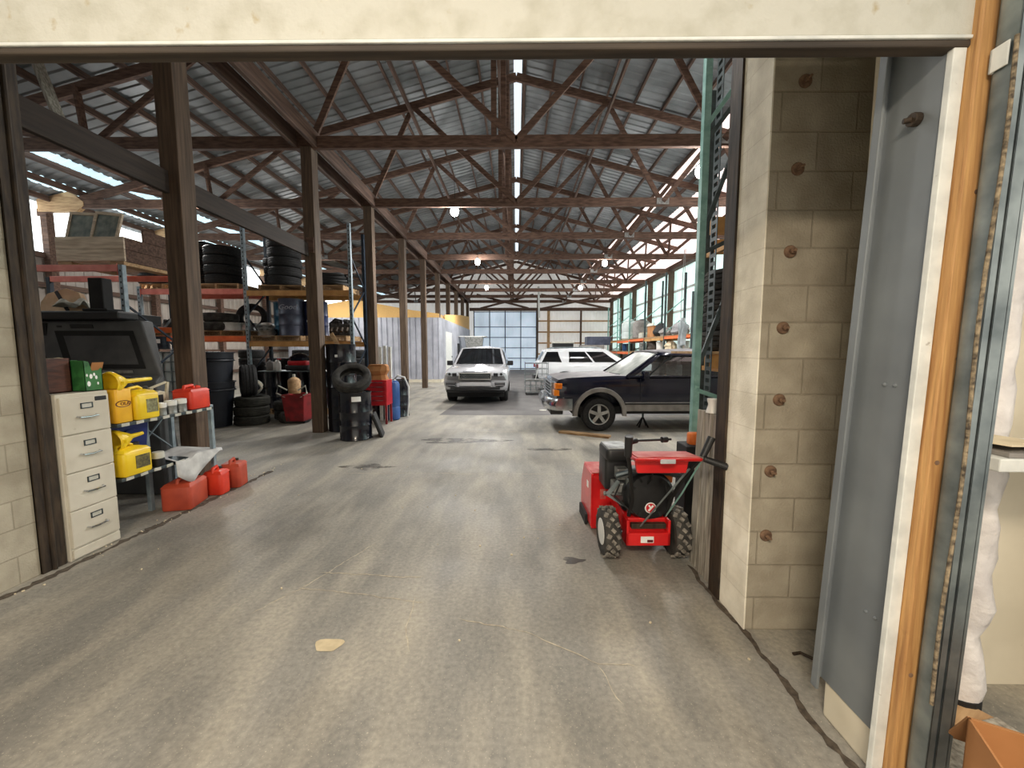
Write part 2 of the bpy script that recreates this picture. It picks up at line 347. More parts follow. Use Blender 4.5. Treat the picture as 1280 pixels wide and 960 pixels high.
def floor_mat():
    m = bpy.data.materials.new('worn_concrete'); m.use_nodes = True; nt = m.node_tree; N = nt.nodes; L = nt.links; b = N['Principled BSDF']
    tc = N.new('ShaderNodeTexCoord')
    def noise(s, det, st=(1,1,1), rough=.55):
        mp = N.new('ShaderNodeMapping'); mp.inputs['Scale'].default_value = st; L.new(tc.outputs['Object'], mp.inputs['Vector'])
        n = N.new('ShaderNodeTexNoise'); n.inputs['Scale'].default_value = s; n.inputs['Detail'].default_value = det; n.inputs['Roughness'].default_value = rough
        L.new(mp.outputs[0], n.inputs['Vector']); return n.outputs['Fac']
    def ramp(f, p0, p1, c0, c1):
        r = N.new('ShaderNodeValToRGB'); r.color_ramp.elements[0].position = p0; r.color_ramp.elements[1].position = p1
        r.color_ramp.elements[0].color = (*c0,1); r.color_ramp.elements[1].color = (*c1,1); L.new(f, r.inputs[0]); return r.outputs[0]
    def mix(f, a, bb, mode='MIX'):
        x = N.new('ShaderNodeMix'); x.data_type = 'RGBA'; x.blend_type = mode
        if isinstance(f, float): x.inputs[0].default_value = f
        else: L.new(f, x.inputs[0])
        L.new(a, x.inputs[6])
        if isinstance(bb, tuple): x.inputs[7].default_value = (*bb,1)
        else: L.new(bb, x.inputs[7])
        return x.outputs[2]
    col = ramp(noise(.9,6), .35, .68, lin((142,139,132)), lin((120,118,112)))
    col = mix(ramp(noise(2.2,7,(1.6,.35,1)), .42, .7, (0,0,0), (1,1,1)), col, lin((166,160,147)))
    col = mix(ramp(noise(1.1,5,(1,.45,1)), .56, .72, (0,0,0), (.75,.75,.75)), col, lin((82,79,74)))
    col = mix(ramp(noise(.35,4,(1,.7,1)), .56, .68, (0,0,0), (.6,.6,.6)), col, lin((84,82,79)))
    col = mix(.5, col, ramp(noise(38,6), .3, .7, (.52,.52,.52), (1.3,1.27,1.2)), 'MULTIPLY')
    col = mix(ramp(noise(110,2), .64, .72, (0,0,0), (.7,.7,.7)), col, lin((190,181,163)))
    L.new(col, b.inputs['Base Color'])
    mr = N.new('ShaderNodeMapRange'); mr.inputs[1].default_value = .35; mr.inputs[2].default_value = .7; mr.inputs[3].default_value = .5; mr.inputs[4].default_value = .78
    L.new(noise(.8,5), mr.inputs[0]); L.new(mr.outputs[0], b.inputs['Roughness'])
    bp = N.new('ShaderNodeBump'); bp.inputs['Strength'].default_value = .25; bp.inputs['Distance'].default_value = .006
    L.new(noise(45,6), bp.inputs['Height']); L.new(bp.outputs[0], b.inputs['Normal'])
    return m
def stain_mat():
    m = mat('floor_stain', (92,88,84), (70,66,63), 3, .5); N = m.node_tree.nodes; L = m.node_tree.links; b = N['Principled BSDF']
    tc = N.new('ShaderNodeTexCoord'); n = N.new('ShaderNodeTexNoise'); n.inputs['Scale'].default_value = 5; n.inputs['Detail'].default_value = 6
    L.new(tc.outputs['Object'], n.inputs['Vector']); r = N.new('ShaderNodeMapRange'); r.inputs[1].default_value = .36; r.inputs[2].default_value = .6; r.inputs[3].default_value = 0; r.inputs[4].default_value = .75
    L.new(n.outputs['Fac'], r.inputs[0]); L.new(r.outputs[0], b.inputs['Alpha']); return m
M['stain'] = stain_mat()
M['floor'] = floor_mat()
M['asphalt'] = mat('dark_floor_slab', (98,95,93), (74,71,71), 1.6, .6, 0, .2, bscale=40, detail=7)
M['card_pale'] = mat('pale_cardboard', (216,186,150), (196,166,130), 5, .8)
M['rust_washer'] = mat('tan_rust', (140,112,90), (92,70,56), 30, .7, .2, .3)
M['tread_dust'] = mat('dusty_tread', (150,144,134), (84,80,75), 30, .9, 0, .3)
# ------------------------------------------------------------------ the setting
RZ, SL = 8.98, .26                                   # ridge height of the sheets, roof slope
def roof_z(x): return RZ - SL*abs(x)
fl = struct('floor', MB().bx(-13.2, 8.6, -3, 33, -.2, 0), M['floor'])
def ribbon(mb, pts, w, z=.0015):
    rr = random.Random(len(pts)*7+int(w*1e4)); P = []
    for i in range(len(pts)-1):
        a = Vector(pts[i]); b = Vector(pts[i+1]); k = max(2, int((b-a).length/.035))
        for j in range(k): P.append(a.lerp(b, j/k))
    P.append(Vector(pts[-1])); off = 0.
    for i in range(1, len(P)-1):
        d = (P[i+1]-P[i-1]).normalized(); off = off*.75 + rr.uniform(-.009,.009); P[i] = P[i]+Vector((-d.y,d.x))*off
    vs = []
    for i,p in enumerate(P):
        d = (P[min(i+1,len(P)-1)]-P[max(i-1,0)]).normalized(); ww = w*rr.uniform(.25,1)*(1 if 0 < i < len(P)-1 else .1)
        n = Vector((-d.y,d.x))*ww/2; vs += [(p.x+n.x,p.y+n.y,z),(p.x-n.x,p.y-n.y,z)]
    mb._add(vs, [(2*i,2*i+1,2*i+3,2*i+2) for i in range(len(P)-1)])
for k,(pts,w) in enumerate([([(-.36,2.28),(-.19,2.22),(.09,2.15),(.26,2.03),(.43,1.92),(.63,1.92)],.009),
      ([(-1.51,2.58),(-.89,2.47),(-.6,2.43)],.01), ([(-1.46,2.76),(-.68,2.72)],.011), ([(-1.66,2.3),(-1.5,2.56),(-1.2,3.2)],.009),
      ([(-.68,2.5),(-.65,2.2),(-.58,2.0)],.009), ([(-.02,3.5),(.6,3.45)],.007), ([(-2.3,5.1),(1.4,5.1)],.012), ([(-2.9,7.9),(.8,7.75)],.014), ([(.43,1.92),(.5,1.7)],.006)]):
    mb = MB(); ribbon(mb, pts, w); c = struct('floor_crack', mb, M['crack'], fl, fixn=False)
mb = MB(); vs = [(-1.05+.075*math.cos(a)*(1+.2*math.sin(3*a)), 2.05+.06*math.sin(a)*(1+.25*math.cos(2*a)), .002) for a in [2*PI*i/18 for i in range(18)]]
mb._add(vs, [tuple(range(18))]); struct('floor_patch', mb, M['patch'], fl, fixn=False)
mb = MB(); vs = [(-1.95,9.8,.0012),(7.5,9.82,.0012),(7.5,32,.0012),(-2.2,32,.0012),(-1.6,20,.0012),(-1.75,14,.0012),(-2.15,12.2,.0012),(-2.1,11,.0012)]; mb._add(vs,[tuple(range(6))]); struct('floor_patch', mb, M['asphalt'], fl, fixn=False)
for cx,cy,sx,sy,n in ((-1.0,7.0,.75,.2,3),(.55,6.4,.3,.1,2),(-2.1,5.4,.35,.12,4),(.45,2.95,.08,.05,3)):
    mb = MB(); mb._add([(cx+sx*math.cos(a)*(1+.25*math.sin(n*a+1)+.1*math.sin(7*a)), cy+sy*math.sin(a)*(1+.3*math.cos(n*a)+.12*math.cos(5*a)), .0013) for a in [2*PI*i/30 for i in range(30)]], [tuple(range(30))]); struct('floor_stain', mb, M['stain'], fl, fixn=False)
mb = MB(); ribbon(mb, [(1.34,1.3),(1.33,2.2),(1.32,2.9)], .05, .002); struct('floor_joint', mb, M['floor_dirt'], fl, fixn=False)
mb = MB(); ribbon(mb, [(-3.42,1.9),(-3.40,2.8),(-3.38,3.6),(-3.33,5.2)], .1, .002); struct('floor_joint', mb, M['floor_dirt'], fl, fixn=False)
mb = MB(); rg = random.Random(3)
for i in range(70):
    x = rg.choice([rg.gauss(-3.38,.05), rg.uniform(-3,1.3)]); y = rg.uniform(1.9,5.5); s = rg.uniform(.004,.011)
    mb.box(x, y, s*.4, s, s*rg.uniform(.6,1.6), s*.8, Matrix.Rotation(rg.uniform(0,3),3,'Z'))
o = mb.build('floor_debris', M['paper']); tag(o, 'scattered pale crumbs and chips on the concrete floor', 'debris'); o['kind'] = 'stuff'

# roof sheets (ribs run down the slope), left bays carry translucent strips near the eave
Y0, Y1 = 2.85, 32.75
def sheet(xa, xb, z0=0.): return lambda t,h,s: ((xa if s == 0 else xb), Y0+t, roof_z(xa if s == 0 else xb)+z0+h)
segs = [(-.07,-10.75,0),(-10.75,-11.05,1),(-11.05,-11.75,0),(-11.75,-12.1,1),(-12.1,-13.1,0)]
mb = MB(); mg = MB()
for a,b,g in segs: corr(mg if g else mb, sheet(a,b), Y1-Y0, .24, .025)
struct('ceiling', mb, M['roof'], fixn=False); struct('window_1', mg, M['fg_roof'], fixn=False)
mb = MB(); mg = MB()
for a,b,g in ((.15,5.3,0),(5.3,5.75,1),(5.75,6.5,0),(6.5,8.15,1)): corr(mg if g else mb, sheet(a,b), Y1-Y0, .24, .025)
struct('ceiling', mb, M['roof'], fixn=False); struct('window_5', mg, M['fg_pink'], fixn=False)
mb = MB(); mb.bx(-3.52, 2.7, 1.36, 2.72, 3.75, 3.85); struct('ceiling', mb, M['cream'])

# walls
wf = MB(); wf.bx(-13.2,-3.52, 2.74,2.86, 0,3.75); wf.bx(1.52,8.2, 2.66,2.8, 0,3.75); wf.prism([(-13.2,3.75),(8.2,3.75),(8.2,roof_z(8.2)-.05),(0,RZ-.05),(-13.2,roof_z(13.2)-.05)], 2.72, 2.84)
struct('wall_front', wf, M['tan_sheet'])
struct('wall_left_passage', MB().bx(-3.9,-3.5,-2.5,2.72,0,3.8), M['block_left'])
struct('wall_right_pier', MB().bx(1.352,2.7,2.2,2.5,0,3.8), M['block_pier'])
mb = MB(); mb.grid(lambda u,v: (1.344+.004*rnd.random(), 2.195+.275*u+(0 if .05<u<.95 else .006*rnd.random()), 3.8*v), 6, 60)
mb.bx(1.344,1.352,2.197,2.47,0,3.8); struct('trim_1', mb, M['block_strip'])
struct('wall_right_recess', MB().bx(2.55,2.7,1.6,2.2,0,3.8), M['block_pier'])
# painted steel sheet lining the reveal, with a folded flange at its far edge, standing on a concrete plinth
mb = MB()
def lean(x0,x1,ya,yb,z0): mb.loft([[(x0,ya(z),z),(x1,ya(z),z),(x1,yb(z),z),(x0,yb(z),z)] for z in (z0,3.75)])
ye = lambda z: 1.69-.045*z
lean(1.385,1.4,lambda z: 1.362,ye,.17); lean(1.36,1.4,lambda z: ye(z)-.012,ye,.17); lean(1.348,1.361,lambda z: ye(z)-.035,ye,.13)
wr = struct('wall_right', mb, M['panel_grey'], bevel=.003)
struct('baseboard_right', MB().bx(1.392,1.5,1.362,1.66,0,.172), M['plaster'], bevel=.01)
mb = MB()
for z in (.62,1.52): 
    for y in (1.44,1.48): mb.sphere((1.384,y,z),.007,.007,.007,8,5)
struct('rivet', mb, M['panel_grey'], wr)
struct('wall_right_return', MB().bx(1.6,1.62,1.35,1.84,0,3.75), M['plaster'])
struct('wall_alcove', MB().bx(1.6,4.2,1.83,1.88,0,3.75), M['plaster'])
# door frame at the right: white stop, treated timber, track
struct('trim_2', plumb(MB().bx(1.34,1.382,1.34,1.362,0,3.4)), M['white_trim'], bevel=.003)
jm = MB(); jm.bx(1.384,1.454,1.31,1.40,0,3.4); jb = struct('trim_3', plumb(jm), M['jamb_wood'], bevel=.006)
mb = MB()
for z in (2.15,1.62,1.27,.85,.5): mb.cyl((1.425+.015*math.sin(z*9),1.311,z),(1.425+.015*math.sin(z*9),1.3085,z),.008,n=10)
struct('screw_head', plumb(mb), M['rust_washer'], jb)
struct('trim_6', plumb(MB().bx(1.456,1.512,1.335,1.40,0,3.4)), M['truss'], bevel=.003)
struct('trim_4', MB().bx(1.332,1.402,2.47,2.6,0,3.75), M['steel_rust'], bevel=.004)
mb = MB(); mb.bx(-3.56,-3.49,2.72,2.76,0,3.75); mb.bx(-3.51,-3.48,2.72,2.87,0,3.75); mb.bx(-3.56,-3.485,2.83,2.87,0,3.75); mb.tube([(-3.475,2.79,0),(-3.475,2.79,3.75)],.015)
struct('trim_5', mb, M['steel_rust'])

# left outer wall: tan sheets below, daylight sheets above
def vsheet_x(x, z0, z1, sgn): return lambda t,h,s: (x+sgn*h, Y0+t, z0 if s == 0 else z1)
mb = MB(); corr(mb, vsheet_x(-12.85,0,4.2,1), Y1-Y0, .25, .02); struct('wall_left', mb, M['tan_sheet'], fixn=False)
mb = MB(); corr(mb, vsheet_x(-12.85,4.2,5.6,1), Y1-Y0, .25, .02); struct('window_2', mb, M['fg_left'], fixn=False)
mb = MB(); corr(mb, vsheet_x(7.95,0,1.6,-1), Y1-Y0, .25, .02); struct('wall_right_outer', mb, M['tan_sheet'], fixn=False)
mb = MB(); corr(mb, vsheet_x(7.95,1.6,5.66,-1), Y1-Y0, .25, .02); struct('window_3', mb, M['fg_right'], fixn=False)
mb = MB(); corr(mb, vsheet_x(7.95,5.66,6.9,-1), Y1-Y0, .25, .02); struct('window_4', mb, M['fg_pink'], fixn=False)
# back wall
def vsheet_y(y, xa, z0, z1): return lambda t,h,s: (xa+t, y-h, z0 if s == 0 else (z1(xa+t) if callable(z1) else z1))
mb = MB(); corr(mb, vsheet_y(32.7,-13,0,lambda x: roof_z(x)), 21.2, .25, .02); struct('wall_back', mb, M['fg_back'], fixn=False)
dk = MB(); corr(dk, vsheet_y(32.45,-3.45,.02,4.75), 5.1, .3, .012); dr = struct('door_1', dk, M['fg_door'], fixn=False)
mb = MB()
for x in (-3.45,-2.17,-.9,.38,1.65): mb.bx(x-.04,x+.04,32.36,32.44,0,4.8)
for z in (.1,.95,1.8,2.65,3.5,4.72): mb.bx(-3.45,1.65,32.38,32.44,z-.03,z+.03)
struct('door_frame', mb, M['galv_dark'], dr)

# wall girts and wall posts, each timber its own
def girt(name, p0, p1, w, h, m, label, cat, group):
    return tag(MB().bar(p0,p1,w,h).build(name, m), label, cat, group)
for i,z in enumerate((.7,1.6,2.5,3.4,4.2)):
    girt('wall_girt', (-12.76,Y0,z), (-12.76,32.6,z), .06,.13, M['truss_y'], f'horizontal timber girt on the tan side wall, {ORD[i]} up from the floor', 'girt', 'girts on the tan side wall')
for i,z in enumerate((.8,1.7,2.6,3.5,4.5)):
    girt('wall_girt', (7.86,Y0,z), (7.86,32.6,z), .05,.11, M['white_trim'], f'pale girt across the daylit panels, {ORD[i]} up from the floor', 'girt', 'girts behind the wall racks')
for i,z in enumerate((1.3,2.2,3.1,4.0)):
    girt('wall_girt', (1.75,32.6,z), (7.8,32.6,z), .06,.12, M['lumber'], f'tan girt on the back wall beside the sliding door, {ORD[i]} up', 'girt', 'girts on the back wall')
girt('door_rail', (-3.8,32.3,4.92), (7.8,32.3,4.92), .1,.25, M['truss_y'], 'dark timber rail above the pale sliding door on the back wall', 'beam', None)
girt('back_brace', (-2.9,32.3,5.0), (1.4,32.3,6.1), .06,.16, M['truss_y'], 'diagonal brace above the sliding door, rising toward the middle', 'brace', 'diagonal braces on the back wall')
girt('back_brace', (-3.2,32.25,6.1), (1.0,32.25,5.0), .06,.16, M['truss_y'], 'diagonal brace above the sliding door, falling toward the middle', 'brace', 'diagonal braces on the back wall')
girt('back_brace', (2.0,32.3,6.1), (7.6,32.3,4.95), .06,.16, M['truss_y'], 'diagonal brace beside the sliding door, falling toward the side wall', 'brace', 'diagonal braces on the back wall')
girt('back_brace', (2.0,32.25,4.95), (7.6,32.25,6.1), .06,.16, M['truss_y'], 'diagonal brace beside the sliding door, rising toward the side wall', 'brace', 'diagonal braces on the back wall')
girt('end_post', (2.65,32.4,0), (2.65,32.4,5.0), .22,.2, M['lumber'], 'tan timber post on the back wall behind the white car', 'post', None)
girt('end_post', (5.3,32.45,0), (5.3,32.45,5.0), .14,.14, M['truss'], 'thin brown post on the back wall past the tan post', 'post', None)
girt('end_post', (1.75,32.35,0), (1.75,32.35,5.9), .12,.14, M['post'], 'brown post at the closing edge of the sliding door', 'post', None)

# timber posts of the row along the racks
YP = [4.72+3.05*i for i in range(10)]
for i,y in enumerate(YP):
    mb = MB(); g = .006
    mb.loft([[(-3.95+a*.11+rnd.uniform(-g,g), y+b*.11+rnd.uniform(-g,g), z) for a,b in ((-1,-1),(1,-1),(1,1),(-1,1))] for z in (0,1.2,2.4,3.6,4.8,5.45)])
    t = thing('support_post', f'rough square timber post, {ORD[i]} from the doorway in the long row', 'post', (0,0,0), 0, 'timber posts along the racks')
    mb.build('post_shaft', M['post'] if i else M['post'], t, bevel=.008)
    if i == 1: MB().bx(-4.0,-3.86,y-.14,y-.11,3.5,3.78).build('splice_plate', M['truss'], t)
# low beam between the doorway and the second post
tag(MB().bx(-3.86-.16,-3.86-.1,2.86,7.64,3.43,3.68).build('tie_beam', M['dark_post'], bevel=.006), 'dark timber beam running from doorway to second post', 'beam')
# twin bearing beam along the top of the post row
for i,dx in enumerate((-.2,.17)):
    tag(MB().bx(-3.95+dx-.03,-3.95+dx+.04,2.86,32.5,5.43,5.72).build('bearing_beam', M['truss_y'], bevel=.006), ('plank of the twin bearing beam on the office side of the posts','plank of the twin bearing beam on the car side of the posts')[i], 'beam', 'twin bearing beam on the post row')
# right wall posts and plate
for i in range(10):
    y = 4.72+3.05*i
    tag(MB().bx(7.6,7.84,y-.1,y+.1,0,5.62).build('wall_post', M['post'] if i%3 else M['truss'], bevel=.008), f'brown timber post against the daylit side wall, {ORD[i]} from the doorway', 'post', 'posts of the daylit side wall')
tag(MB().bx(7.55,7.85,2.85,32.5,5.5,5.74).build('wall_plate', M['truss_y'], bevel=.006), 'long timber plate along the top of the daylit side wall', 'beam')
for i in range(8):
    y = 7.77+3.05*i
    tag(MB().bx(-12.78,-12.6,y-.09,y+.09,0,5.45).build('wall_post', M['truss'], bevel=.008), f'brown post against the tan wall behind tyre racks, {ORD[i]} one back', 'post', 'posts of the tan side wall')

# trusses
def rz(x): return 8.66 - SL*abs(x)
B = 5.53
WEBS = [((0,B),(2.38,rz(2.38))), ((2.38,rz(2.38)),(3.85,B)), ((3.85,B),(5.25,rz(5.25))), ((5.25,rz(5.25)),(6.35,B)), ((6.35,B),(6.4,rz(6.4))), ((6.35,B),(7.7,rz(7.7))),
        ((0,B),(-2.72,rz(2.72))), ((-2.72,rz(2.72)),(-3.9,B)), ((-3.9,B),(-6.0,rz(6.0))), ((-6.0,rz(6.0)),(-8.1,B)), ((-8.1,B),(-8.2,rz(8.2))), ((-8.1,B),(-10.4,rz(10.4)))]
t0 = thing('roof_truss', '', 'truss', (0,0,0), 0, 'timber roof trusses')
MB().bx(-12.7,7.8,-.045,.045,B-.11,B+.11).build('bottom_chord', M['truss'], t0, bevel=.005)
for s,xe in ((-1,12.95),(1,8.05)):
    MB().bar((0,0,rz(0)),(s*xe,0,rz(xe)),.085,.19).build('rafter', M['truss'], t0, bevel=.004)
for k,(a,b) in enumerate(WEBS):
    MB().bar((a[0],.05 if k%2 else -.05,a[1]),(b[0],.05 if k%2 else -.05,b[1]),.05,.12).build('web_member', M['truss'], t0, bevel=.003)
for x in (-.24,-.42): MB().bx(x-.05,x+.05,-.06,.06,B,rz(0)-.05).build('king_post', M['truss'], t0, bevel=.004)
for x in (-8.1,3.85,-3.9): 
    MB().bx(x-.16,x+.16,-.062,.062,B-.07,B+.09).build('gusset_plate', M['silver_dirt'] if x != -3.9 else M['truss'], t0)
MB().prism([(-12.8,B-.2),(-11.75,B-.2),(-11.55,B-.05),(-11.55,B+.05),(-11.9,B+.32),(-12.8,B+.12)], -.06, .06).build('heel_gusset', M['lumber'], t0)
for i in range(9):
    y = 7.72+3.05*i
    lab = f'timber roof truss, {ORD[i]} back from the doorway'
    if i == 0: t0.location = (0,y,0); t0['label'] = lab
    else: dup(t0, (0,y,0), 0, lab)
# purlins under the sheets
for s,xe,side in ((-1,12.9,'on the tyre-rack slope of the roof'),(1,8.0,'on the slope above the cars')):
    k = 0; x = .22
    while x < xe:
        z = roof_z(x)-.085
        o = MB().box(s*x,(Y0+32.6)/2,z,.05,32.6-Y0,.15,Matrix.Rotation(s*math.atan(SL),3,'Y')).build('roof_purlin', M['truss_y'])
        tag(o, f'timber purlin {side}, {ORD[k]} down from the ridge', 'purlin', 'purlins under the roof sheets'); k += 1; x += .72
# long stringers tying the truss chords
for i,(x,z) in enumerate(((2.4,rz(2.4)-.18),(-2.72,rz(2.72)-.18),(-.33,7.9),(-.33,6.9))):
    tag(MB().bar((x,Y0+.1,z),(x,32.4,z),.05,.13).build('tie_board', M['truss_y']), ('board tying the truss tops together above the cars','board tying the truss tops together near the post row','upper tie board running between the king posts','lower tie board running between the king posts')[i], 'board', 'boards tying the trusses')

# grey ribbed office box at the back
of = thing('office_room', 'grey ribbed metal office room with yellow strand board roof at the back', 'room', (0,0,0))
mb = MB(); corr(mb, lambda t,h,s: (-11.5+t, 19.75-h, .15 if s == 0 else 3.25), 7.7, .28, .05, ((0,0),(.15,0),(.25,1),(.9,1),(1,0))); 
mb.build('front_wall', M['office_sheet'], of, fixn=False)
mb = MB(); corr(mb, lambda t,h,s: (-3.81+h, 19.75+t, .15 if s == 0 else 3.25), 12.5, .28, .05, ((0,0),(.15,0),(.25,1),(.9,1),(1,0))); 
mb.build('side_wall', M['office_sheet'], of, fixn=False)
cb_ = MB(); cb_.bx(-11.5,-3.8,19.7,19.8,0,.16); cb_.bx(-3.82,-3.76,19.7,32.2,0,.16); cb_.build('base_curb', M['plaster'], of)
d = MB().bx(-3.8,-3.74,21.0,22.9,.1,2.62).build('door', M['white_trim'], of, bevel=.01); MB().sphere((-3.71,22.7,1.25),.05).build('handle', M['chrome'], d)
MB().bx(-3.79,-3.68,25.2,25.8,.75,2.05).build('electric_panel', M['black_matte'], of, bevel=.01)
mb = MB(); mb.prism([(-11.6,3.26),(-3.86,3.26),(-3.86,3.45),(-5.2,3.62),(-8.1,4.15),(-9.3,3.95),(-11.6,3.45)], 19.8, 21.2)
mb.prism([(21,3.26),(32,3.26),(32,4.3),(27,4.0),(21,3.5)], -3.83, -3.79, 'x'); mb.build('board_roof', M['osb'], of)
# ------------------------------------------------------------------ doorway: raised door, track, alcove
t = thing('overhead_door', 'raised cream sectional door with dark weathered bottom rail across the doorway', 'door', (0,1.36,0))
mb = MB(); mb.bx(-4.2,1.48,-.025,.02,2.634,3.2); mb.bx(-4.2,1.48,-.025,.02,3.21,3.74); mb.build('door_panel', M['cream'], t, bevel=.004)
MB().bx(-4.2,1.48,-.03,-.02,2.622,2.633).build('edge_strip', M['white_trim'], t, bevel=.003)
mb = MB(); mb.bx(-4.2,1.5,-.025,.022,2.6,2.622); mb.build('bottom_rail', M['dark_rail'], t, bevel=.006)
MB().bx(1.485,1.56,-.03,.02,2.634,3.4).build('end_stile', M['white_trim'], t, bevel=.003)
mb = MB(); mb.bar((1.44,-.04,2.645),(1.56,-.05,2.685),.012,.035); mb.bar((1.5,-.045,2.63),(1.53,-.05,2.7),.02,.025); mb.cyl((1.5,-.045,2.66),(1.58,-.045,2.66),.01); mb.build('roller_hinge', M['galv_dark'], t, bevel=.002)
mb = MB(); mb.cyl((1.52,-.035,2.74),(1.52,-.045,2.74),.012); mb.build('bolt', M['galv_dark'], t)
t = thing('door_track', 'galvanised vertical door track beside the treated timber jamb', 'door track', (1.452,1.27,0))
mb = MB(); mb.bx(-.035,.035,.02,.025,.02,3.2); mb.bx(-.035,-.031,-.035,.025,.02,3.2); mb.bx(.031,.035,-.035,.025,.02,3.2); mb.bx(-.035,-.012,-.035,-.031,.02,3.2); mb.bx(-.006,.045,-.035,-.031,.02,3.2); mb.bx(-.006,-.002,-.035,.02,.02,3.2)
plumb(mb).build('rail', M['galv'], t, bevel=.001)
mb = MB(); mb.bx(-.031,-.008,-.012,-.006,.02,3.2); plumb(mb).build('channel_back', M['galv_dark'], t)
for z in (2.52,):
    mb = MB(); mb.bx(-.045,-.03,.02,.028,z-.03,z+.04); mb.bx(-.045,-.04,-.02,.028,z-.03,z+.04); plumb(mb).build('track_bracket', M['white_trim'], t, bevel=.002)
mb = MB()
for z in (2.0,1.36,1.33,.6): mb.cyl((.01,-.0,z),(.01,-.012,z),.007,n=10)
plumb(mb).build('bolt', M['chrome'], t)
mb = MB(); pts = [(1.41+.006*math.sin(i*.45), 1.235, 2.56-i*.075) for i in range(29)]; mb.tube(pts,.0055); tag(plumb(mb).build('weather_seal', M['rope'], smooth=True), 'frayed dark weather seal hanging between timber jamb and door track', 'seal')

# anchors on the block pier
for i,(x,z) in enumerate(((1.512,3.05),(1.50,2.61),(1.487,2.18),(1.472,1.77),(1.475,1.37),(1.45,.96),(1.445,.58))):
    a = thing('anchor_plate', f'round rusty anchor washer on the grey block face, {ORD[i]} from the top', 'wall anchor', (x,2.2,z), 0, 'anchor washers on the block face')
    MB().lathe([(.0,-.012),(.03,-.012),(.034,-.006),(.034,0),(0,0)],16,'y').build('washer', M['rust_washer'], a, smooth=True)
    mb = MB(); mb.cyl((0,-.012,0),(0,-.03,0),.014,n=6); mb.cyl((0,-.03,0),(0,-.05,0),.007); mb.build('bolt_nut', M['rust_washer'], a)
mb = MB(); mb.cyl((1.384,1.44,2.44),(1.36,1.44,2.44),.022,n=12); mb.cyl((1.36,1.44,2.44),(1.34,1.447,2.437),.009); o = mb.build('wall_bolt', M['steel_rust'], bevel=.002); tag(o, 'rusty bolt stub high on the grey painted steel panel', 'bolt')
mb = MB(); pts = [(1.5+.02*math.sin(k*.8)+.03*k, 2.0-.012*k+.02*math.sin(k*1.7), .012+.004*math.sin(k*3)) for k in range(14)]; mb.tube(pts,.008); o = mb.build('chain_length', M['steel_rust'], smooth=True); tag(o, 'short rusty chain lying on the recess floor by the block pier', 'chain')

# alcove right of the jamb
w = MB()
prof = []
for k in range(40):
    z = .06+k*.075; r = .078+.006*math.sin(k*1.1)+.004*math.sin(k*2.3)-(.014 if k%8 == 4 else 0); prof.append((r,z))
w.lathe([(0.02,.05)]+prof+[(.02,3.06)],20); w.v = [(x+.008*math.sin(z*21+y*40), y+.008*math.cos(z*17+x*30), z) for x,y,z in w.v]
t = thing('wrapped_pipe', 'pipe wrapped in lumpy white plastic standing against the cream alcove wall', 'pipe', (2.05,1.72,0))
w.build('white_wrap', M['bag_white'], t, smooth=True)
mb = MB()
for z in (.62,1.09,1.42,1.75,2.4): mb.bx(-.085,-.06,-.03,.0,z-.012,z+.012)
mb.build('tape_tab', M['black_matte'], t); MB().cyl((0,0,0),(0,0,.075),.085).build('pipe_foot', M['black_matte'], t)
t = thing('wall_shelf', 'white shelf board across the alcove in front of the wrapped pipe', 'shelf', (1.64,1.32,1.24))
MB().bx(-.02,.9,-.02,.3,0,.045).build('board', M['white_trim'], t, bevel=.004); MB().bx(.1,.14,.25,.3,-.2,0).build('bracket', M['galv'], t); MB().bx(.5,.54,.25,.3,-.2,0).build('bracket', M['galv'], t)
for i,(dx,dy,rz_,sx,sy,h,mm,lab,nm) in enumerate(((.12,.12,.2,.26,.2,.006,'paper','loose tan paper sheet on the alcove shelf, on top of the grey folder','paper_sheet'),(.13,.06,-.1,.24,.16,.016,'clad_grey','flat grey folder lying on the white alcove shelf','folder'),(.3,.1,.35,.14,.16,.012,'red_dark','dark red booklet lying on the white alcove shelf','booklet'))):
    o = MB().box(0,0,0,sx,sy,h,Matrix.Rotation(.05*(i==0),3,'Y')).build(nm, M[mm], bevel=.001); o.location = (1.66+dx,1.32+dy,1.24+.045+{0:.034,1:.009,2:.007}[i]); o.rotation_euler = (0,0,rz_); tag(o, lab, nm.replace('_',' '))
t = thing('cardboard_box', 'open brown cardboard box on the floor beside the door track', 'box', (1.42,1.15,0), math.radians(-28))
mb = MB(); T = .006; W_,D_,H_ = .5,.62,.5
mb.bx(0,W_,-T,0,0,H_); mb.bx(0,W_,-D_,-D_+T,0,H_); mb.bx(0,T,-D_,0,0,H_); mb.bx(W_-T,W_,-D_,0,0,H_); mb.bx(0,W_,-D_,0,0,T); mb.build('box_body', M['card'], t)
f = MB(); f.box(W_/2,.06,H_-.085,W_,T,.2,Matrix.Rotation(.6,3,'X')); f.build('flap', M['card_dark'], t)
f = MB(); f.box(W_+.06,-D_/2,H_-.07,T,D_,.2,Matrix.Rotation(-.7,3,'Y')); f.build('flap', M['card_dark'], t)
for i,(x,y,z,r) in enumerate(((1.8,1.5,.03,.5),(1.75,1.42,.085,.2))):
    o = MB().box(0,0,0,.6,.14,.045).build('scrap_board', M['grey_wood'] if i else M['lumber'], bevel=.004); o.location = (x,y,z); o.rotation_euler = (0,.0,r); tag(o, ('pale scrap board on the floor under the wrapped pipe','grey scrap board lying across the pale board in the alcove')[i], 'board', 'scrap boards in the alcove')

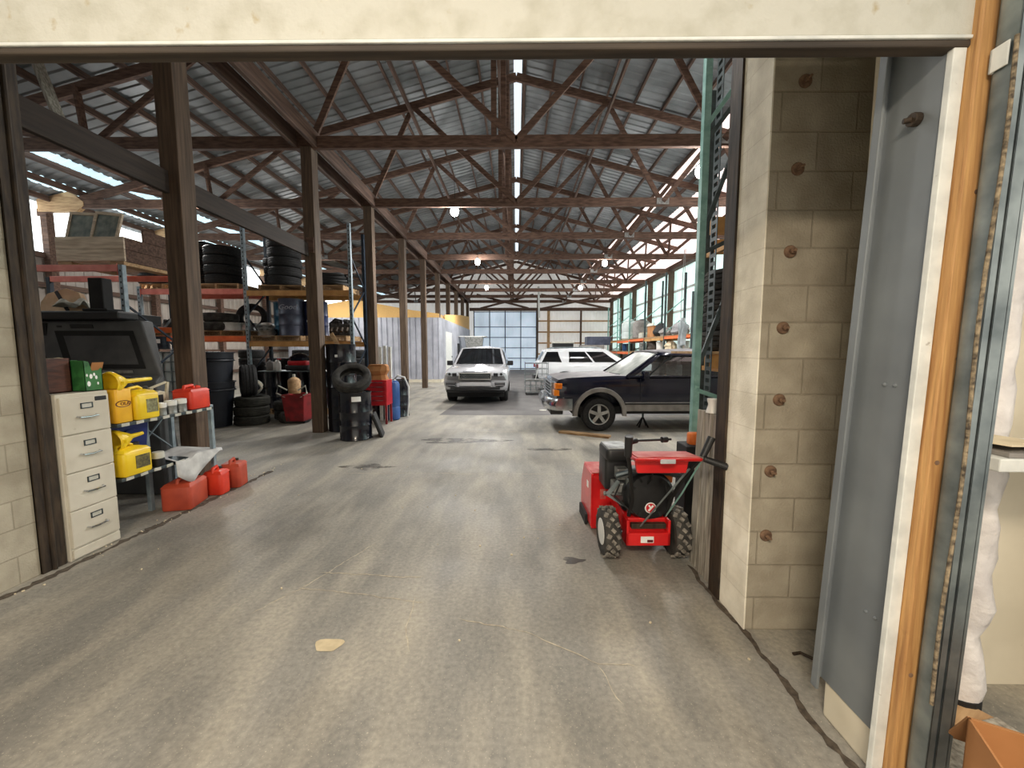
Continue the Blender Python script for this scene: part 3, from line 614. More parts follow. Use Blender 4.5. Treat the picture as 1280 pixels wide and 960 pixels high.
# ------------------------------------------------------------------ filing cabinet and what is on it
t = thing('filing_cabinet', 'beige four drawer steel filing cabinet beside the rusty door channel', 'filing cabinet', (-3.45,2.885,0))
MB().bx(-.66,-.012,0,.38,0,1.31).build('cabinet_body', M['cabinet'], t, bevel=.006)
for k in range(4):
    z0 = .1+k*.298; d = MB().bx(-.02,.006,.012,.368,z0,z0+.288).build('drawer', M['cabinet'], t, bevel=.004)
    mb = MB(); mb.tube([(.006,.12,z0+.13),(.03,.125,z0+.125),(.034,.19,z0+.122),(.03,.255,z0+.125),(.006,.26,z0+.13)],.0075); mb.build('handle', M['chrome'], d, smooth=True)
    mb = MB(); 
    for a in ((.15,.158,.19,.235),(.232,.24,.19,.235),(.15,.24,.19,.197),(.15,.24,.228,.235)): mb.bx(.004,.011,a[0],a[1],z0+a[2],z0+a[3])
    mb.build('label_frame', M['galv_dark'], d); MB().bx(.005,.008,.158,.232,z0+.197,z0+.228).build('label_card', M['cream'], d)
MB().bx(-.01,.004,.012,.368,.015,.085).build('kick_plate', M['cabinet'], t, bevel=.003)
MB().bx(-.004,.01,.26,.35,1.235,1.27).build('top_latch', M['black_plastic'], t, bevel=.004)
t = thing('wooden_box', 'dark reddish brown wooden box on top of the filing cabinet', 'box', (-3.8,2.9,1.312))
mb = MB(); mb.bx(-.2,.22,0,.012,0,.27); mb.bx(-.2,.22,.2,.212,0,.27); mb.bx(-.2,-.188,0,.212,0,.27); mb.bx(.208,.22,0,.212,0,.27); mb.bx(-.2,.22,0,.212,0,.012); mb.build('box_body', M['brown_box'], t, bevel=.003)
mb = MB(); mb.grid(lambda u,v: (-.18+.38*u, .015+.18*v, .262+.02*math.sin(u*9)*math.sin(v*7)), 8, 6); mb.build('paper_stuffing', M['paper'], t, solid=.004)
t = thing('green_carton', 'torn green printed carton on top of the filing cabinet', 'carton', (-3.6,3.125,1.312))
mb = MB(); mb.bx(-.1,.11,0,.006,0,.25); mb.bx(-.1,.11,.134,.14,0,.2); mb.bx(-.1,-.094,0,.14,0,.25); mb.bx(-.1,.11,0,.14,0,.006)
mb._add([(.11,0,0),(.11,.14,0),(.11,.14,.2),(.11,.11,.17),(.11,.06,.165),(.11,.04,.24),(.11,0,.25)], [(0,1,2,3,4,5,6)]); mb.build('carton_body', M['green_box'], t)
MB().box(.112,.1,.2,.004,.09,.07,Matrix.Rotation(.3,3,'Y')).build('torn_flap', M['card'], t)
mb = MB(); 
for y,z,a in ((.05,.12,.02),(.075,.135,.014),(.09,.11,.016),(.03,.06,.022),(.1,.06,.012),(.02,.13,.012)): mb.sphere((.1105,y,z),.0012,a*.6,a,8,6)
mb.build('printed_picture', M['logo_white'], t)

# ------------------------------------------------------------------ open steel shelf with cans
t = thing('steel_shelf', 'low open steel shelf with pale price strips beside the filing cabinet', 'shelf', (-3.45,3.31,0))
for z in (.52,1.005):
    s = MB().bx(-.5,0,0,1.08,z-.03,z).build('shelf_board', M['galv_dark'], t, bevel=.004)
    mb = MB(); 
    for k in range(8): mb.box(.003,.07+k*.135,z-.014,.004,.07,.028,Matrix.Rotation(.08*math.sin(k*2.3),3,'X'))
    mb.build('price_strip', M['cream'], s)
for x,y in ((-.02,1.06),(-.48,.02),(-.48,1.06),(-.3,.56)): MB().bx(x-.02,x+.02,y-.02,y+.02,0,1.03).build('post', M['rack_grey'], t, bevel=.003)
MB().bar((-.48,.58,.55),(-.48,1.04,.97),.02,.01).build('cross_brace', M['rack_grey'], t); MB().bar((-.48,1.04,.55),(-.48,.58,.97),.02,.01).build('cross_brace', M['rack_grey'], t)
def jug(name, label, cat, loc, sx, sy, h, m, rz=0., labelm=None, group=None, lid='black_plastic'):
    j = thing(name, label, cat, loc, rz, group)
    mb = MB(); mb.rbox(0,0,h*.38,sx,sy,h*.76,.03)
    mb.loft([[(a*sx/2*.95*k,b*sy/2*.95*k,z) for a,b in ((1,1),(-1,1),(-1,-1),(1,-1))] for k,z in ((1,h*.75),(.8,h*.86),(.35,h*.92))]); mb.build('jug_body', m, j, smooth=True)
    mb = MB(); mb.tube([(0,-sy*.38,h*.78),(0,-sy*.36,h*.97),(0,0,h*1.0),(0,sy*.15,h*.93)],.014); mb.build('handle', m, j, smooth=True)
    MB().cyl((0,sy*.28,h*.88),(0,sy*.28,h*.99),.028).build('cap', M[lid], j, bevel=.003)
    if labelm: MB().bx(sx/2-.003,sx/2+.003,-sy*.12,sy*.38,h*.2,h*.62).build('printed_label', labelm, j)
    return j
def funnel(name, label, loc, rot, m, L=.36):
    f = thing(name, label, 'funnel', loc); f.rotation_euler = rot
    MB().lathe([(.09,0),(.1,.01),(.1,.03),(.05,.12),(.022,.16),(.016,L),(.012,L),(.018,.16),(.045,.12),(.09,.03)],20,'z',closed=True).build('cone', m, f, smooth=True)
    MB().box(.11,0,.02,.04,.03,.012).build('hang_tab', m, f, bevel=.003); return f
Z1, Z2 = 1.007, .522
t = thing('oil_carton', 'golden yellow oil carton with maroon oval mark on the upper steel shelf', 'carton', (-3.53,3.395,Z1))
MB().rbox(0,0,.15,.15,.145,.3,.018).build('carton_body', M['yellow_orange'], t, smooth=True)
mb = MB(); mb.lathe([(.052,0),(.06,.0015),(.06,0)],28,'x',(.0755,-.01,.17)); mb.v = [(x,y*1.15,.17+(z-.17)*.5) for x,y,z in mb.v]; mb.build('oval_mark', M['logo_maroon'], t)
mb = MB(); mb.lathe([(0,0),(.052,.001),(.052,0)],28,'x',(.0765,-.01,.17)); mb.v = [(x,y*1.12,.17+(z-.17)*.46) for x,y,z in mb.v]; mb.build('oval_field', M['yellow_orange'], t)
text('lettering', 'OLA', .042, M['logo_maroon'], t, (.0785,.002,.17), (PI/2,0,PI/2))
jug('oil_jug', 'bright yellow jug with picture label on the upper steel shelf', 'jug', (-3.53,3.6,Z1), .2, .23, .3, M['yellow'], 0, mat('picture_label',(150,150,110),(92,86,60),30,.5))
funnel('yellow_funnel', 'yellow funnel lying across the jugs on the upper shelf', (-3.53,3.34,1.36), (-PI/2+.03,0,.0), M['yellow'], .4)
for k,(y,r,h) in enumerate(((3.785,.048,.12),(3.9,.05,.13),(4.02,.05,.135))):
    c = thing('paint_can', f'white topped metal can on upper shelf, {ORD[k]} after the yellow jug', 'can', (-3.5,y,Z1), 0, 'small cans on the upper shelf')
    MB().lathe([(r,0),(r,.01),(r*.97,.014),(r*.97,h*.6),(r,h*.62),(r,h*.66)],18).build('can_body', M['silver_dirt'], c, smooth=True); MB().lathe([(r*1.03,h*.64),(r*1.03,h),(r*.6,h+.004),(0,h+.004)],18).build('lid', M['white_plastic'], c, smooth=True)
def fuel_can(label, loc, rz, sx, sy, h, m, spout='black_plastic'):
    j = thing('fuel_can', label, 'fuel can', loc, rz, 'red fuel cans by the shelf')
    mb = MB(); mb.rbox(0,0,h*.4,sx,sy,h*.8,.035); mb.loft([[(a*sx/2*k*.97,b*sy/2*q*.97,z) for a,b in ((1,1),(-1,1),(-1,-1),(1,-1))] for k,q,z in ((1,1,h*.78),(.85,.8,h*.88),(.5,.62,h*.9))]); mb.build('can_body', m, j, smooth=True)
    mb = MB(); mb.tube([(0,-sy*.36,h*.82),(0,-sy*.33,h*.99),(0,sy*.05,h*1.02),(0,sy*.12,h*.88)],.018); mb.build('handle', m, j, smooth=True)
    MB().cyl((0,sy*.3,h*.84),(0,sy*.34,h*.98),.026).build('cap', M[spout], j, bevel=.003); return j
fuel_can('bright red fuel can standing on the upper steel shelf', (-3.56,4.235,Z1), 0, .22, .27, .25, M['red_can'], 'red_can')
fuel_can('faded brick red fuel can on the floor under the grey rag', (-3.52,4.02,0), .25, .27, .36, .31, M['red_faded'], 'steel_rust')
fuel_can('small bright red fuel can on the floor by the shelf end post', (-3.44,4.36,0), .1, .2, .17, .31, M['red_can'])
fuel_can('dull red fuel can on the floor past the end of the shelf', (-3.43,4.62,0), .2, .22, .22, .33, M['red_faded'], 'steel_rust')
t = thing('engine_part', 'beige machine housing with upright flange on the upper steel shelf', 'machine part', (-3.78,4.02,Z1))
mb = MB(); mb.box(-.02,0,.1,.16,.24,.2); mb.cyl((.03,-.02,.16),(.1,-.02,.16),.06); mb.build('housing', M['beige'], t, bevel=.01)
mb = MB(); mb.bar((.06,-.14,.05),(.08,-.1,.26),.02,.03); mb.bar((.06,.06,.05),(.05,.12,.3),.02,.03); mb.bar((.07,-.12,.25),(.05,.1,.3),.02,.02); mb.build('flange', M['beige'], t, bevel=.003)
mb = MB(); mb.bx(.095,.104,-.06,.0,.09,.18); mb.build('opening', M['black_matte'], t)
t = thing('work_bag', 'slumped black bag behind the yellow jugs on the upper shelf', 'bag', (-3.8,3.72,Z1))
mb = MB(); mb.sphere((0,0,.16),.12,.2,.17,14,9); mb.v = [(x,y,max(0,z+.02*math.sin(y*30+x*20))) for x,y,z in mb.v]; mb.build('bag_body', M['black_matte'], t, smooth=True); mb = MB(); mb.tube([(.02,-.1,.3),(.03,-.06,.38),(.03,.06,.38),(.02,.1,.3)],.012); mb.build('strap', M['black_plastic'], t, smooth=True)
jug('oil_jug', 'bright yellow jug with dark label on the lower steel shelf', 'jug', (-3.53,3.46,Z2), .2, .27, .28, M['yellow'], 0, mat('dark_picture_label',(120,110,60),(52,48,36),30,.5))
funnel('yellow_funnel', 'yellow funnel resting on the jug on the lower shelf', (-3.56,3.36,.84), (-PI/2+.1,0,-.1), M['yellow'], .26)
t = thing('blue_bin', 'deep blue plastic bin at the back of the lower steel shelf', 'bin', (-3.82,3.66,Z2))
mb = MB(); mb.loft([[(a*(.1+.02*k)+0,b*(.16+.03*k),z) for a,b in ((1,1),(-1,1),(-1,-1),(1,-1))] for k,z in ((0,0),(1,.4),(1.15,.41),(1.15,.43),(.9,.43),(-.1,.03))]); mb.build('bin_body', M['blue_bin'], t); MB().bx(.11,.135,-.05,.05,.33,.36).build('grip', M['blue_bin'], t)
t = thing('grease_can', 'small can with cream top and black label on lower shelf', 'can', (-3.5,3.72,Z2)); MB().lathe([(.05,0),(.052,.01),(.05,.075),(.0,.075)],18).build('can_body', M['black_plastic'], t, smooth=True); MB().lathe([(.051,.075),(.051,.125),(.045,.135),(0,.135)],18).build('can_top', M['cream'], t, smooth=True)
def rag(u,v):
    x = -3.88+.47*u; y = 3.8+.6*v; z = Z2+.012+.012*math.sin(9*v+4*u)
    over = max(0, u-.86); x -= over*.35; z -= over*(1.0+.8*math.sin(v*5)) + .02*max(0,math.sin(v*7))*u
    if over > 0: y += .03*math.sin(v*9)
    return (x+.06*u, y+.05*math.sin(u*3), z)
tag(MB().grid(rag, 22, 18).build('cloth_rag', M['white_cloth'], smooth=True, solid=.005, fixn=False), 'grey white rag draped over the lower shelf edge', 'rag')

# ------------------------------------------------------------------ charcoal console behind the shelf
t = thing('console_cabinet', 'large charcoal console with sloped recessed panel behind the filing cabinet', 'console', (-4.72,4.3,0))
def shear(mb):
    mb.v = [(x+.1-.26*max(0,min(1,(z-1.36)/.62)), y*.34 if y > .12 else y*.5, z) for x,y,z in mb.v]; return mb
mb = MB(); mb.prism([(0,0),(.9,0),(.9,1.98),(.42,1.98),(.12,1.36),(0,1.3)], -.62, .62, 'x'); shear(mb).build('console_body', M['console'], t, bevel=.02)
sl = Matrix.Rotation(math.atan2(.3,.62),3,'X')
def onface(u,z,off): # point on the sloped face
    k = (z-1.36)/.62; n = Vector((0,-.9,.436)); return Vector((u,.12+.3*k,z))+n*off
def facebox(mb, u0,u1,z0,z1,o0,o1):
    vs = [onface(u,z,o) for u in (u0,u1) for z in (z0,z1) for o in (o0,o1)]; mb._add(vs, [(0,1,3,2),(4,6,7,5),(0,4,5,1),(2,3,7,6),(0,2,6,4),(1,5,7,3)])
mb = MB(); facebox(mb,-.4,.5,1.44,1.86,.0,.012); shear(mb).build('recess_frame', M['black_matte'], t, bevel=.004)
mb = MB(); facebox(mb,-.31,.44,1.48,1.8,.008,.016); shear(mb).build('recess_panel', M['console_in'], t)
mb = MB(); facebox(mb,-.1,.34,1.385,1.415,.0,.01); shear(mb).build('silver_strip', M['silver_dirt'], t)
mb = MB(); facebox(mb,-.2,.06,1.89,1.93,0,.02); facebox(mb,-.36,-.3,1.9,1.92,0,.01); shear(mb).build('latch', M['black_plastic'], t, bevel=.006)
MB().bx(-.95,-.6,.12,.26,1.2,1.95).build('side_panel', M['black_matte'], t)
MB().bx(-.95,.3,.05,.3,1.985,2.08).build('top_bar', M['black_plastic'], t, bevel=.02)
mb = MB(); mb.bx(-.06,.1,.1,.22,2.08,2.45); mb.bx(-.12,.16,.07,.27,2.08,2.11); mb.build('mast', M['black_matte'], t, bevel=.01)
# ------------------------------------------------------------------ racks
def post_mb(x, y, z1, w=.075, holes=False):
    mb = MB()
    if holes:   # open channel with a punched flange
        mb.bx(x-w/2,x+w/2,y-w/2,y-w/2+.006,0,z1)
        for s in (-1,1):
            xs = x+s*(w/2-.003); mb.bx(xs-.003,xs+.003,y-w/2,y-w/2+.022,0,z1); mb.bx(xs-.003,xs+.003,y+w/2-.022,y+w/2,0,z1)
            k = 0
            while k*.051 < z1-.03: mb.bx(xs-.003,xs+.003,y-w/2+.02,y+w/2-.02,k*.051,k*.051+.026); k += 1
    else:
        mb.bx(x-w/2,x+w/2,y-w/2,y+w/2,0,z1); k = 0
    mb.bx(x-w*.8,x+w*.8,y-w*.8,y+w*.8,0,.008); return mb
def rack(label, xs, yf, yb, tops, beams, pm, pmb, group=None, name='pallet_rack', braces=True, loc=(0,0,0), rz=0.):
    t = thing(name, label, 'rack', loc, rz, group)
    for x,z1 in zip(xs,tops):
        mb = post_mb(x,yf,z1); 
        h = MB()
        k = 1
        while k*.1 < z1-.05: h.bx(x-.012,x+.012,yf-.0395,yf-.038,k*.1,k*.1+.035); k += 1
        p = mb.build('post', pm, t, bevel=.003); h.build('slot_pattern', M['black_matte'], p)
        post_mb(x,yb,z1-.02).build('post', pmb, t, bevel=.003)
        if braces:
            z = .25; s = 0
            while z+.75 < z1: MB().bar((x,yf,z if s%2 else z+.7),(x,yb,z+.7 if s%2 else z),.03,.03).build('brace', pmb, t); z += .75; s += 1
    for x0,x1,z,m,h in beams:
        for y in (yf,yb): MB().bx(x0+.04,x1-.04,y-.03,y+.03,z-h,z).build('beam', m, t, bevel=.004)
        for k in (0,1): MB().bx((x0+.045,x1-.05)[k],(x0+.05,x1-.045)[k],yf-.045,yf-.03,z-h-.05,z+.02).build('beam_clip', m, t)
    return t
def pallet(label, loc, rz=0., sx=1.05, sy=1.0, m='pallet', group='pallets on the racks', first=[]):
    t = thing('wooden_pallet', label, 'pallet', loc, rz, group)
    mb = MB()
    for k in range(7): mb.box(0,-sy/2+.05+k*(sy-.1)/6,.123,sx,.095,.018)
    mb.build('deck', M[m], t, bevel=.002)
    for k in (-1,0,1): MB().box(k*(sx/2-.025),0,.064,.045,sy,.1).build('stringer', M[m], t, bevel=.002)
    mb = MB()
    for k in range(3): mb.box(0,-sy/2+.06+k*(sy-.12)/2,.007,sx,.1,.014)
    mb.build('bottom_boards', M[m], t); return t

def tyre_mb(R=.36, w=.23, ri=.22, n=28, lugs=False):
    h = w/2
    prof = [(ri,-h*.8),(ri+.015,-h*.92),((R+ri)/2,-h*1.02),(R*.94,-h*.92),(R*.985,-h*.72)]
    for g in (-.45,0,.45): prof += [(R,h*(g-.12)),(R-.012,h*(g-.09)),(R-.012,h*(g+.05)),(R,h*(g+.08))]
    prof += [(R*.985,h*.72),(R*.94,h*.92),((R+ri)/2,h*1.02),(ri+.015,h*.92),(ri,h*.8),(ri+.02,h*.4),(R-.035,h*.5),(R-.035,-h*.5),(ri+.02,-h*.4)]
    return MB().lathe(prof, n, closed=True)
TY = {}
def tyre(label, loc, R=.36, w=.23, rot=(0,0,0), m='rubber', group=None, name='tyre'):
    key = (R,w,m)
    if key not in TY:
        o = tyre_mb(R,w,R*.6).build(name, M[m], smooth=True); TY[key] = o
    else:
        o = TY[key].copy(); C.objects.link(o)
    o.location = loc; o.rotation_euler = rot; tag(o, label, 'tyre')
    if group: o['group'] = group
    elif 'group' in o: del o['group']
    return o
def stack(desc, x, y, z, n, R, w, m='rubber', group='stacked tyres on the racks', jit=.02):
    for k in range(n):
        pos = 'topmost' if k == n-1 else ('bottom' if k == 0 else ORD[k]+' up')
        tyre(f'{pos} tyre of {desc}', (x+rnd.uniform(-jit,jit), y+rnd.uniform(-jit,jit), z+w/2+k*w*1.0+.001), R, w, (0,0,rnd.uniform(0,6)), m, group)
def drum(label, loc, m, r=.29, h=.88, group=None, stickers=(), name='steel_drum'):
    t = thing(name, label, 'drum', loc, rnd.uniform(-.3,.3), group)
    prof = [(r*.97,.0),(r,.006),(r,.02),(r*.975,.03),(r*.97,.26*h/.88)]
    for zz in (.3,.58): prof += [(r*.97,zz*h-.02),(r*1.0,zz*h),(r*1.0,zz*h+.012),(r*.97,zz*h+.032)]
    prof += [(r*.97,h-.03),(r,h-.012),(r,h),(r*.955,h),(r*.95,h-.02),(0,h-.02)]
    MB().lathe(prof,28).build('drum_body', m, t, smooth=True)
    MB().cyl((r*.6,0,h-.021),(r*.6,0,h-.004),.03).build('bung', M['galv_dark'], t)
    MB().cyl((-r*.65,0,h-.021),(-r*.65,0,h-.008),.016).build('bung', M['galv_dark'], t)
    for a,z,sw,sh,mm in stickers:
        mb = MB(); 
        mb.grid(lambda u,v: (r*1.004*math.sin(a+(u-.5)*sw/r), -r*1.004*math.cos(a+(u-.5)*sw/r), z+v*sh), 6, 1); mb.build('paper_label', mm, t)
    t.rotation_euler = (0,0,0); return t

# rack nearest the console: crate of window sashes on its top beam
rack('orange beamed rack with wooden crate on top behind the charcoal console', (-9.4,-6.86), 6.9, 7.95, (3.12,3.12), ((-9.4,-6.86,3.12,M['pink_beam'],.11),(-9.4,-6.86,2.1,M['orange_beam'],.11)), M['rack_grey'], M['rack_blue'], 'pallet racks')
t = thing('wooden_crate', 'big weathered plank crate on the top beam of the first rack', 'crate', (-7.42,7.4,3.125))
mb = MB()
for y in (-.465,.465):
    mb = MB(); mb.bx(-.6,.6,y-.015,y+.015,.065,.27); mb.bx(-.6,.6,y-.015,y+.015,.275,.48); mb.build('side_boards', M['crate_wood'], t, bevel=.004)

for x in (-.585,.585):
    mb = MB(); mb.bx(x-.015,x+.015,-.45,.45,.065,.27); mb.bx(x-.015,x+.015,-.45,.45,.275,.48); mb.bx(x-.015,x+.015,-.1,.45,.485,.7); mb.build('end_boards', M['truss'], t, bevel=.004)
MB().bx(-.57,.57,-.45,.45,.05,.08).build('crate_base', M['crate_wood'], t)
for x in (-.46,.46): MB().bx(x-.12,x+.12,-.48,.48,0,.06).build('skid', M['lumber'], t)
for i,(x,rot) in enumerate(((-.32,.06),(.12,.1))):
    s = thing('window_sash', ('old window sash with dusty panes standing in the crate, outer end','old window sash with dusty panes standing in the crate, inner end')[i], 'window sash', (-7.5+x,7.08,3.42), 0, 'window sashes in the crate'); s.rotation_euler = (-.2,rot,0)
    mb = MB(); 
    for a in ((-.24,-.2,0,.7),(.2,.24,0,.7),(-.2,.2,0,.05),(-.2,.2,.65,.7)): mb.bx(a[0],a[1],-.02,.02,a[2],a[3])
    mb.build('sash_frame', M['crate_wood'], s, bevel=.003); MB().bx(-.2,.2,-.004,.004,.05,.65).build('pane', mat('dusty_pane%d'%i,(150,152,136),(92,98,92),7,.3), s)
t = thing('cardboard_sheet', 'tan rounded cardboard piece with dark strap on the first rack', 'cardboard', (-8.25,7.2,2.32)); t.rotation_euler = (-.25,0,0)
MB().prism([(-.45,0),(.32,0),(.36,.12),(.2,.38),(-.05,.46),(-.38,.36),(-.47,.2)],-.05,.05).build('panel', M['card_pale'], t, bevel=.01); MB().bar((-.22,-.055,.4),(.08,-.055,.02),.01,.06).build('strap', M['black_matte'], t)
tag(MB().grid(lambda u,v: (-8.28+.5*u, 7.0+.3*v, 2.42+.1*math.sin(u*8)*math.sin(v*6)+.08*math.sin(3*u)), 14, 10).build('crumpled_cloth', M['cream'], smooth=True, solid=.01, fixn=False), 'crumpled cream cloth beside the cardboard on the first rack', 'cloth')
tag(MB().rbox(-8.1,7.3,2.2,2.3,.8,.2,.03).build('rack_shelf_board', M['black_matte']), 'black board carrying the cardboard and cloth on the first rack', 'board')

# tyre rack, two bays
rack('long tyre rack with red and ochre beams behind the timber posts', (-9.3,-6.66,-4.06), 9.75, 10.62, (3.2,4.62,4.7),
     ((-9.3,-6.66,3.14,M['pink_beam'],.13),(-9.3,-6.66,1.99,M['orange_beam'],.13),(-6.66,-4.06,3.1,M['wood_beam'],.13),(-6.66,-4.06,1.86,M['wood_beam'],.13)), M['rack_grey'], M['rack_blue'], 'pallet racks')
PZ = .134
pallet('pale pallet under the first tyre stacks on the tyre rack top level', (-8.72,10.25,3.145), 0, 1.15, 1.0, 'lumber'); pallet('white edged pallet under the tyre stack by the middle upright', (-7.4,10.25,3.145), 0, 1.15, 1.0, 'lumber')
pallet('pallet under the tallest tyre stack on the tyre rack top level', (-5.85,10.25,3.105), .1); pallet('pallet under the black hoses on the tyre rack top level', (-4.72,10.25,3.105), 0, .95)
pallet('dark pallet under loose wheels on the orange beam level', (-7.35,10.25,1.995), 0, 1.2); pallet('dark pallet under machine parts on the orange beam level', (-8.6,10.25,1.995), 0, 1.1)
pallet('pallet under the three drums on the tyre rack', (-5.95,10.2,1.865), 0, 1.25); pallet('pallet under the oily engine on the tyre rack', (-4.7,10.2,1.865), 0, 1.0)
Zt = 3.145+PZ
stack('the glossy stack at the crate end of the tyre rack', -9.02, 10.05, Zt, 3, .42, .235)
stack('the stack half hidden by the thick timber post', -8.22, 10.4, Zt, 5, .34, .225)
stack('the broad stack beside the middle rack upright', -7.45, 10.12, Zt, 4, .41, .235)
stack('the tall stack past the middle rack upright', -5.86, 10.1, 3.105+PZ, 5, .38, .23)
stack('the narrow stack behind the tallest tyre stack', -6.42, 10.6, 3.105+PZ, 4, .26, .2)
t = thing('hose_bundle', 'pile of black hoses on the top level pallet near the end upright', 'hoses', (-4.65,10.15,3.105+PZ))
for k in range(4):
    pts = [(.4*math.cos(a)*(1-.1*k), .34*math.sin(a), .05+.075*k+.02*math.sin(3*a+k)) for a in [2*PI*i/22*.96 for i in range(23)]]
    mb = MB(); mb.tube(pts,.045,8); mb.build('hose', M['black_matte'], t, smooth=True)
for k in range(2): tyre(('upper','lower')[k]+' tyre of the flat pair on the orange beam level', (-7.55,10.05,1.995+PZ+.115+(1-k)*.22), .4, .21, (0,0,k), 'rubber_dust', 'loose tyres on the tyre rack')
def wheel_rim(label, loc, rot=(0,0,0), m='alum', R=.21, w=.2, group='bare wheel rims on the tyre rack'):
    t = thing('wheel_rim', label, 'wheel rim', loc, 0, group); t.rotation_euler = rot
    MB().lathe([(R,-w/2),(R*.95,-w*.45),(R*.9,-w*.25),(R*.86,0),(R*.9,w*.3),(R,w*.42),(R*1.02,w/2),(R*.97,w/2),(R*.85,w*.36),(R*.8,0),(R*.85,-w*.4)],26,'z',closed=True).build('barrel', M[m], t, smooth=True)
    mb = MB()
    for k in range(5): a = 2*PI*k/5; mb.bar((.05*math.cos(a),.05*math.sin(a),w*.3),(R*.86*math.cos(a),R*.86*math.sin(a),w*.26),.06,.03)
    mb.cyl((0,0,w*.22),(0,0,w*.36),.06); mb.build('spoke_face', M[m], t, bevel=.006); return t
wheel_rim('white painted rim lying by the flat tyres on the orange level', (-7.18,9.95,1.995+PZ+.1), (0,0,0), 'white_trim'); wheel_rim('grey rim lying next to the white rim on the orange level', (-6.93,10.15,1.995+PZ+.1), (0,0,1))
tyre('tyre standing upright against the middle rack upright', (-7.1,10.6,1.995+PZ+.375), .375, .22, (PI/2-.1,0,.35), 'rubber', 'loose tyres on the tyre rack')
wheel_rim('polished rim tilted beside the blue drum', (-6.3,9.9,1.865+PZ+.15), (.5,.2,0)); tyre('small tyre lying flat behind the polished rim', (-6.38,10.35,1.865+PZ+.1), .26, .18, (0,0,0), 'rubber', 'loose tyres on the tyre rack')
drum('turquoise blue drum on the middle level of the tyre rack', (-6.1,10.45,1.865+PZ), mat('turquoise_drum',(34,104,136),(26,84,116),4,.35,.1), group='drums on the tyre rack')
dd = drum('slate drum with white handwriting on the middle rack level', (-5.72,10.05,1.865+PZ), M['drum_grey'], .3, .92, 'drums on the tyre rack'); 
text('handwriting', 'Good', .17, M['hand'], dd, (.06,-.299,.7), (PI/2,0,0), .004, 1.15, 'CENTER', .3)
drum('navy drum on the middle level beside the slate drum', (-5.2,10.25,1.865+PZ), M['drum_navy'], group='drums on the tyre rack', stickers=((-.3,.35,.05,.05,M['logo_white']),))
def engine(label, loc, rz, s=1., name='engine_block'):
    t = thing(name, label, 'engine', loc, rz); r = random.Random(int(loc[0]*100)+int(abs(loc[2])*10))
    MB().rbox(0,0,.16*s,.5*s,.36*s,.3*s,.03).build('block', M['engine'], t)
    mb = MB()
    for k in range(4): mb.cyl(((-.18+.12*k)*s,-.2*s,.2*s),((-.2+.12*k)*s,-.3*s,.1*s),.035*s); 
    mb.build('manifold', M['steel_rust'], t, smooth=True)
    mb = MB()
    for k in range(9): mb.rbox(r.uniform(-.22,.22)*s,r.uniform(-.16,.16)*s,(.3+r.uniform(0,.08))*s,r.uniform(.06,.16)*s,r.uniform(.06,.14)*s,r.uniform(.05,.14)*s,.012)
    mb.build('head_parts', M['engine'], t)
    mb = MB(); mb.lathe([(.02,-.02),(.1,-.02),(.1,.02),(.02,.02)],18,'x',(.28*s,0,.18*s)); mb.lathe([(.02,-.02),(.06,-.02),(.06,.02),(.02,.02)],14,'x',(.28*s,.1,.3*s)); mb.build('pulley', M['silver_dirt'], t)
    mb = MB(); mb.tube([(-.25*s,-.1*s,.3*s),(-.1*s,-.22*s,.42*s),(.15*s,-.2*s,.36*s),(.26*s,-.05*s,.2*s)],.018); mb.build('hose', M['black_matte'], t, smooth=True); return t
engine('oily engine with hoses on the rack pallet above the black drums', (-4.5,10.1,1.865+PZ), .3)
engine('dark machine part with pulley on the orange beam level', (-8.45,10.1,1.995+PZ), -.4, .85, 'gearbox'); engine('small black engine at the crate end of the orange beam level', (-8.95,10.2,1.995+PZ), .9, .7)
tag(MB().bar((-8.85,9.8,2.14),(-8.5,9.85,2.56),.03,.05).build('aluminium_bar', M['galv']), 'bright metal bar leaning on the machine parts', 'bar')
tag(MB().bar((-4.55,9.66,2.05),(-4.28,9.6,1.62),.1,.02,(0,1,0)).build('loose_board', M['lumber']), 'tan board hanging off the pallet below the oily engine', 'board')

# floor level under the tyre rack
t = thing('liquid_tote', 'milky caged liquid tote on the floor behind the upper shelf cans', 'tote', (-8.55,10.25,0))
MB().rbox(0,0,.95,.98,.98,1.3,.08).build('tank', M['ibc'], t, smooth=True); MB().lathe([(.12,1.6),(.12,1.65),(0,1.65)],16).build('cap', M['black_plastic'], t)
mb = MB()
for z in (.35,.6,.85,1.1,1.35,1.58): 
    for s in (-1,1): mb.bx(-.52,.52,s*.51-.012,s*.51+.012,z-.012,z+.012); mb.bx(s*.51-.012,s*.51+.012,-.52,.52,z-.012,z+.012)
for k in range(6):
    for s in (-1,1): mb.bx(-.5+k*.2-.01,-.5+k*.2+.01,s*.51-.012,s*.51+.012,.3,1.6); mb.bx(s*.51-.012,s*.51+.012,-.5+k*.2-.01,-.5+k*.2+.01,.3,1.6)
mb.build('cage', M['galv'], t)
mb = MB(); mb.bx(-.52,.52,-.52,.52,.2,.3); 
for x in (-.45,0,.45): mb.bx(x-.06,x+.06,-.5,.5,0,.2)
mb.build('base_skid', M['pallet'], t)
drum('small dark blue keg on top of the caged tote', (-8.85,9.75,1.66), M['rack_blue'], .16, .32, None, (( .2,.15,.12,.1,M['logo_white']),), 'keg')
def trash(label, loc, r0, r1, h, m):
    t = thing('trash_can', label, 'trash can', loc, 0, 'nested navy trash cans')
    MB().lathe([(r0,0),(r1,h),(r1+.025,h),(r1+.025,h-.05),(r1+.005,h-.055)][:2]+[(r1+.025,h),(r1+.025,h+.02),(r1-.01,h+.02),(r0-.01,.03),(0,.03)],28).build('can_body', m, t, smooth=True)
    MB().lathe([(r1+.03,h-.16),(r1+.012,h-.17),(r1-.01,h-.12),(r1+.02,h-.11)],28).build('rim_band', m, t, smooth=True); return t
